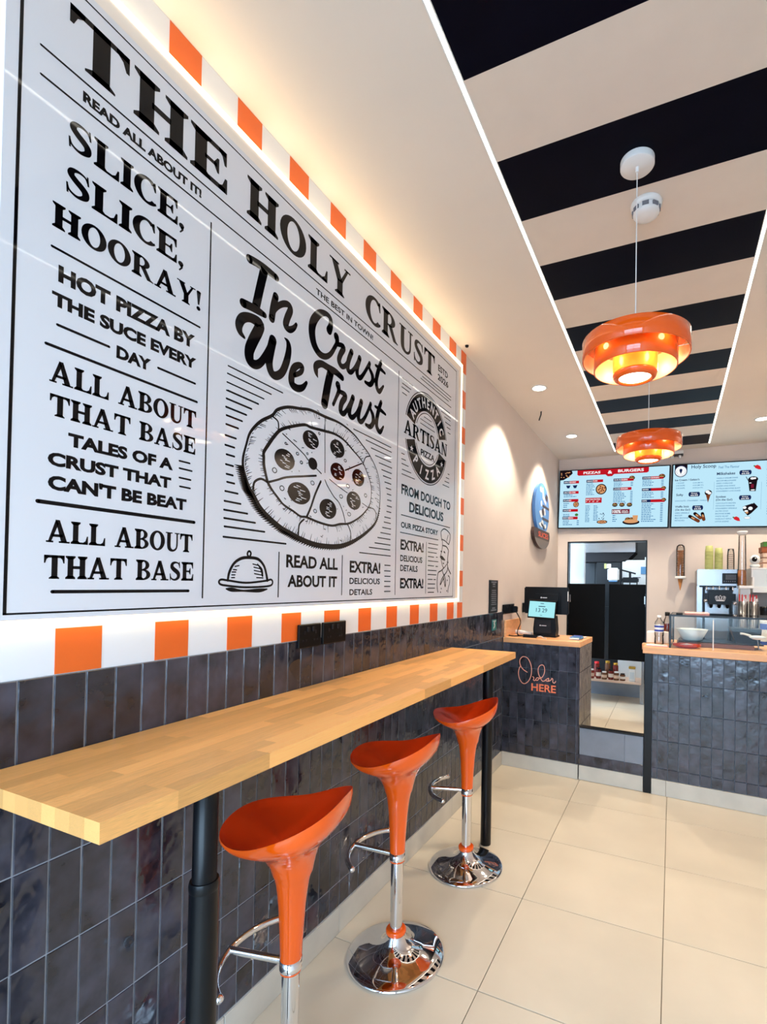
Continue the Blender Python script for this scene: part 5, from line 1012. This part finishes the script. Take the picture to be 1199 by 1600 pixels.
for k, (x, y, r, h, m, lbl) in enumerate(((2.045, 5.20, .045, .38, 'black', 'dark tall canister right of the straw holders'), (2.12, 5.10, .05, .30, 'purple', 'purple tub behind the right end of the display case'), (2.02, 5.08, .035, .26, 'blued', 'deep blue tub behind the display case'), (2.22, 5.16, .045, .40, 'brown', 'brown canister at the far right of the back counter'))):
    t = thing('topping_tub', lbl, 'tub', (x, y, .936), 0, 'topping tubs on the back counter')
    MB().lathe([(0, 0), (r * .92, 0), (r * .95, .004), (r, h * .92), (r * .96, h * .93)], n=28).build('body', m, t); MB().lathe([(r * 1.03, h * .90), (r * 1.04, h * .97), (r, h), (0, h)], n=28).build('lid', 'white' if k != 0 else 'black', t); MB().lathe([(r * .985, h * .3), (r * 1.004, h * .7)], n=28).build('label', 'cream' if k != 3 else 'gold', t)
# ================================================================ SALOON DOORS AND KITCHEN
for k, (x0, x1, hx, lbl) in enumerate(((.128, .553, .150, 'left matte black saloon door leaf in the kitchen doorway'), (.598, .995, .988, 'right matte black saloon door leaf in the kitchen doorway'))):
    d_ = thing('saloon_door', lbl, 'saloon door', (x0 if k == 0 else x1, YB + .03, 0), 0, 'saloon door leaves')
    ox = x0 if k == 0 else x1
    MB().box(x0 - ox, x1 - ox, -.015, .015, .625, 1.503, .003).build('leaf', 'black_matte', d_)
    MB().box(hx - .006 - ox, hx + .006 - ox, -.021, -.0155, 1.28, 1.37, .001).build('hinge_plate', 'steel', d_)
    sx_ = -1 if k == 0 else 1
    MB().box(min(0, sx_ * .004), max(0, sx_ * .004), -.008, .008, .8, .9).box(min(0, sx_ * .004), max(0, sx_ * .004), -.008, .008, 1.25, 1.4).build('pivot', 'steel', d_)
tag(MB().box(-.02, .10, 7.9, 8.35, .01, 2.5).build('kitchen_pillar', 'kit_white') , 'white pillar seen through the left of the kitchen doorway', 'pillar') if 0 else tag(MB().box(-.06, .255, 6.35, 6.42, .01, 2.5, .004).build('kitchen_partition', 'kit_white'), 'tall white partition just inside the kitchen doorway on the left', 'partition')
eh = thing('extractor_hood', 'stainless extractor hood seen above the saloon doors', 'extractor hood', (.48, 7.1, 1.80))
MB().box(-.42, .33, 0, .5, .15, .35, .004).build('hood_front', 'steel', eh)
MB().prism([(-.42, .15), (.33, .15), (.20, .02), (-.42, .02)], .45, (0, .47, 0), (1, 0, 0), (0, 0, 1)).build('filter_slope', 'dark', eh)
df = thing('tall_fridge', 'tall dark kitchen cabinet behind the left saloon door', 'cabinet', (.20, 7.75, 0))
MB().box(-.5, .48, 0, .55, .012, 1.95, .004).build('body', 'kit_dark', df); MB().box(-.49, -.01, -.012, 0, .05, 1.9, .002).box(.01, .47, -.012, 0, .05, 1.9, .002).build('door', 'kit_dark', df); MB().box(-.04, -.025, -.03, -.012, .9, 1.3).build('handle', 'steel', df)
pdp = thing('towel_dispenser', 'pale blue-white paper towel dispenser on the dark kitchen wall', 'towel dispenser', (.53, 7.02, 1.64))
MB().box(-.075, .075, 0, .11, -.09, .09, .018).build('cover', 'white', pdp); MB().box(-.055, .055, -.002, .05, -.10, -.085, .003).build('slot', 'bluep', pdp)
tag(MB().box(.30, .622, 7.135, 7.16, .012, 1.81).build('kitchen_dark_board', 'kit_dark'), 'dark wall board carrying the towel dispenser', 'board')
yt = thing('wall_notes', 'small yellow and white notes left of the towel dispenser', 'notes', (.42, 7.13, 1.76))
MB().box(-.02, .01, -.004, 0, -.035, .035).build('yellow_note', 'green', yt); MB().box(.015, .07, -.004, 0, -.03, .03).build('white_note', 'white', yt)
kb = thing('kitchen_wall_board', 'white board with papers in the right of the kitchen doorway', 'board', (.98, 7.12, 1.2))
MB().box(-.34, .8, 0, .02, -.35, .64, .003).build('panel', 'kit_white', kb)
for x, z, w, h, m in ((-.10, .45, .14, .10, 'bluep'), (-.05, .56, .2, .12, 'kit_white'), (-.2, .40, .10, .008, 'black')): MB().box(x, x + w, -.004, 0, z, z + h).build('paper', m, kb)
mx = thing('food_mixer', 'black kitchen appliance standing in front of the white board', 'appliance', (.755, 6.95, 1.20))
MB().box(-.10, .11, -.06, .06, .33, .40, .012).build('body', 'black', mx)
for x in (-.09, .0, .09): MB().box(x - .006, x + .006, -.02, .02, .20, .34).build('leg', 'black', mx)
MB().prism([(-.11, .49), (.07, .44), (.075, .46), (-.11, .51)], .03, (0, .02, 0), (1, 0, 0), (0, 0, 1)).build('lever', 'black', mx)
MB().box(-.015, .015, 0, .02, .39, .47).build('arm', 'black', mx)
tag(MB().box(.60, 1.10, 6.75, 7.1, 1.31, 1.395, .003).build('kitchen_worktop', 'steel'), 'steel kitchen worktop under the black appliance', 'worktop')
ks = thing('kitchen_shelf', 'low pale kitchen shelf below the saloon doors', 'shelf', (.55, 6.62, 0))
MB().box(-.55, .375, 0, .36, .240, .268, .002).build('shelf_board', 'card', ks)
MB().box(.06, .375, .36, .39, .25, 1.2).build('back_panel', 'kit_white', ks); MB().box(-.55, .058, .36, .39, .25, 1.2).build('back_panel', 'kit_dark', ks); MB().box(-.55, .375, .37, .39, .001, .248).build('lower_panel', 'glossy_grey', ks)  # grey lower panel added in place of the shadow under the shelf
for x in (-.54, .36): MB().box(x, x + .02, .02, .04, .001, .235).build('leg', 'steel', ks)
MB().box(.378, .41, .0, .03, .001, 1.3).build('steel_post', 'steel', ks)
jl = ['front left red sauce jar on the kitchen shelf', 'dark red sauce jar, second from the left on the kitchen shelf', 'brown sauce jar between the red ones on the kitchen shelf', 'red sauce jar in the middle of the kitchen shelf', 'brown jar right of the middle on the kitchen shelf', 'squat brown jar at the right end of the jar row']
for k, (x, h, m) in enumerate(((.315, .12, 'jar'), (.40, .14, 'jar'), (.475, .10, 'jarb'), (.555, .13, 'jar'), (.625, .11, 'jarb'), (.70, .09, 'jarb'))):
    t = thing('sauce_jar', jl[k], 'jar', (x, 6.66 + .02 * (k % 2), .2685), 0, 'sauce jars on the kitchen shelf')
    MB().lathe([(0, 0), (.031, 0), (.033, .004), (.033, h * .8), (.024, h * .9)], n=20).build('glass', m, t); MB().lathe([(.027, h * .88), (.028, h), (0, h)], n=20).build('lid', 'black' if k % 2 else 'white', t); MB().lathe([(.0335, h * .25), (.0335, h * .6)], n=20).build('label', 'cream' if k % 2 else 'card', t)
jl = ['back row red jar at the left of the kitchen shelf', 'back row dark jar on the kitchen shelf', 'back row pale jar on the kitchen shelf']
for k, (x, h, m) in enumerate(((.36, .20, 'jar'), (.50, .22, 'jarb'), (.60, .20, 'jar'))):
    t = thing('sauce_jar', jl[k], 'jar', (x, 6.80, .2685), 0, 'sauce jars on the kitchen shelf')
    MB().lathe([(0, 0), (.034, 0), (.036, .004), (.036, h * .8), (.026, h * .9)], n=20).build('glass', m, t); MB().lathe([(.029, h * .88), (.03, h), (0, h)], n=20).build('lid', 'gold' if k else 'redp', t)
wb = thing('white_canister', 'white canister with a gold lid at the right of the kitchen shelf', 'canister', (.815, 6.68, .2685))
MB().box(-.038, .038, -.03, .03, 0, .16, .006).build('body', 'bluep' if 0 else 'white', wb); MB().box(-.04, .04, -.032, .032, .16, .19, .004).build('lid', 'gold', wb); MB().box(-.028, .028, -.0315, -.0305, .03, .12).build('label', 'kit_white', wb)
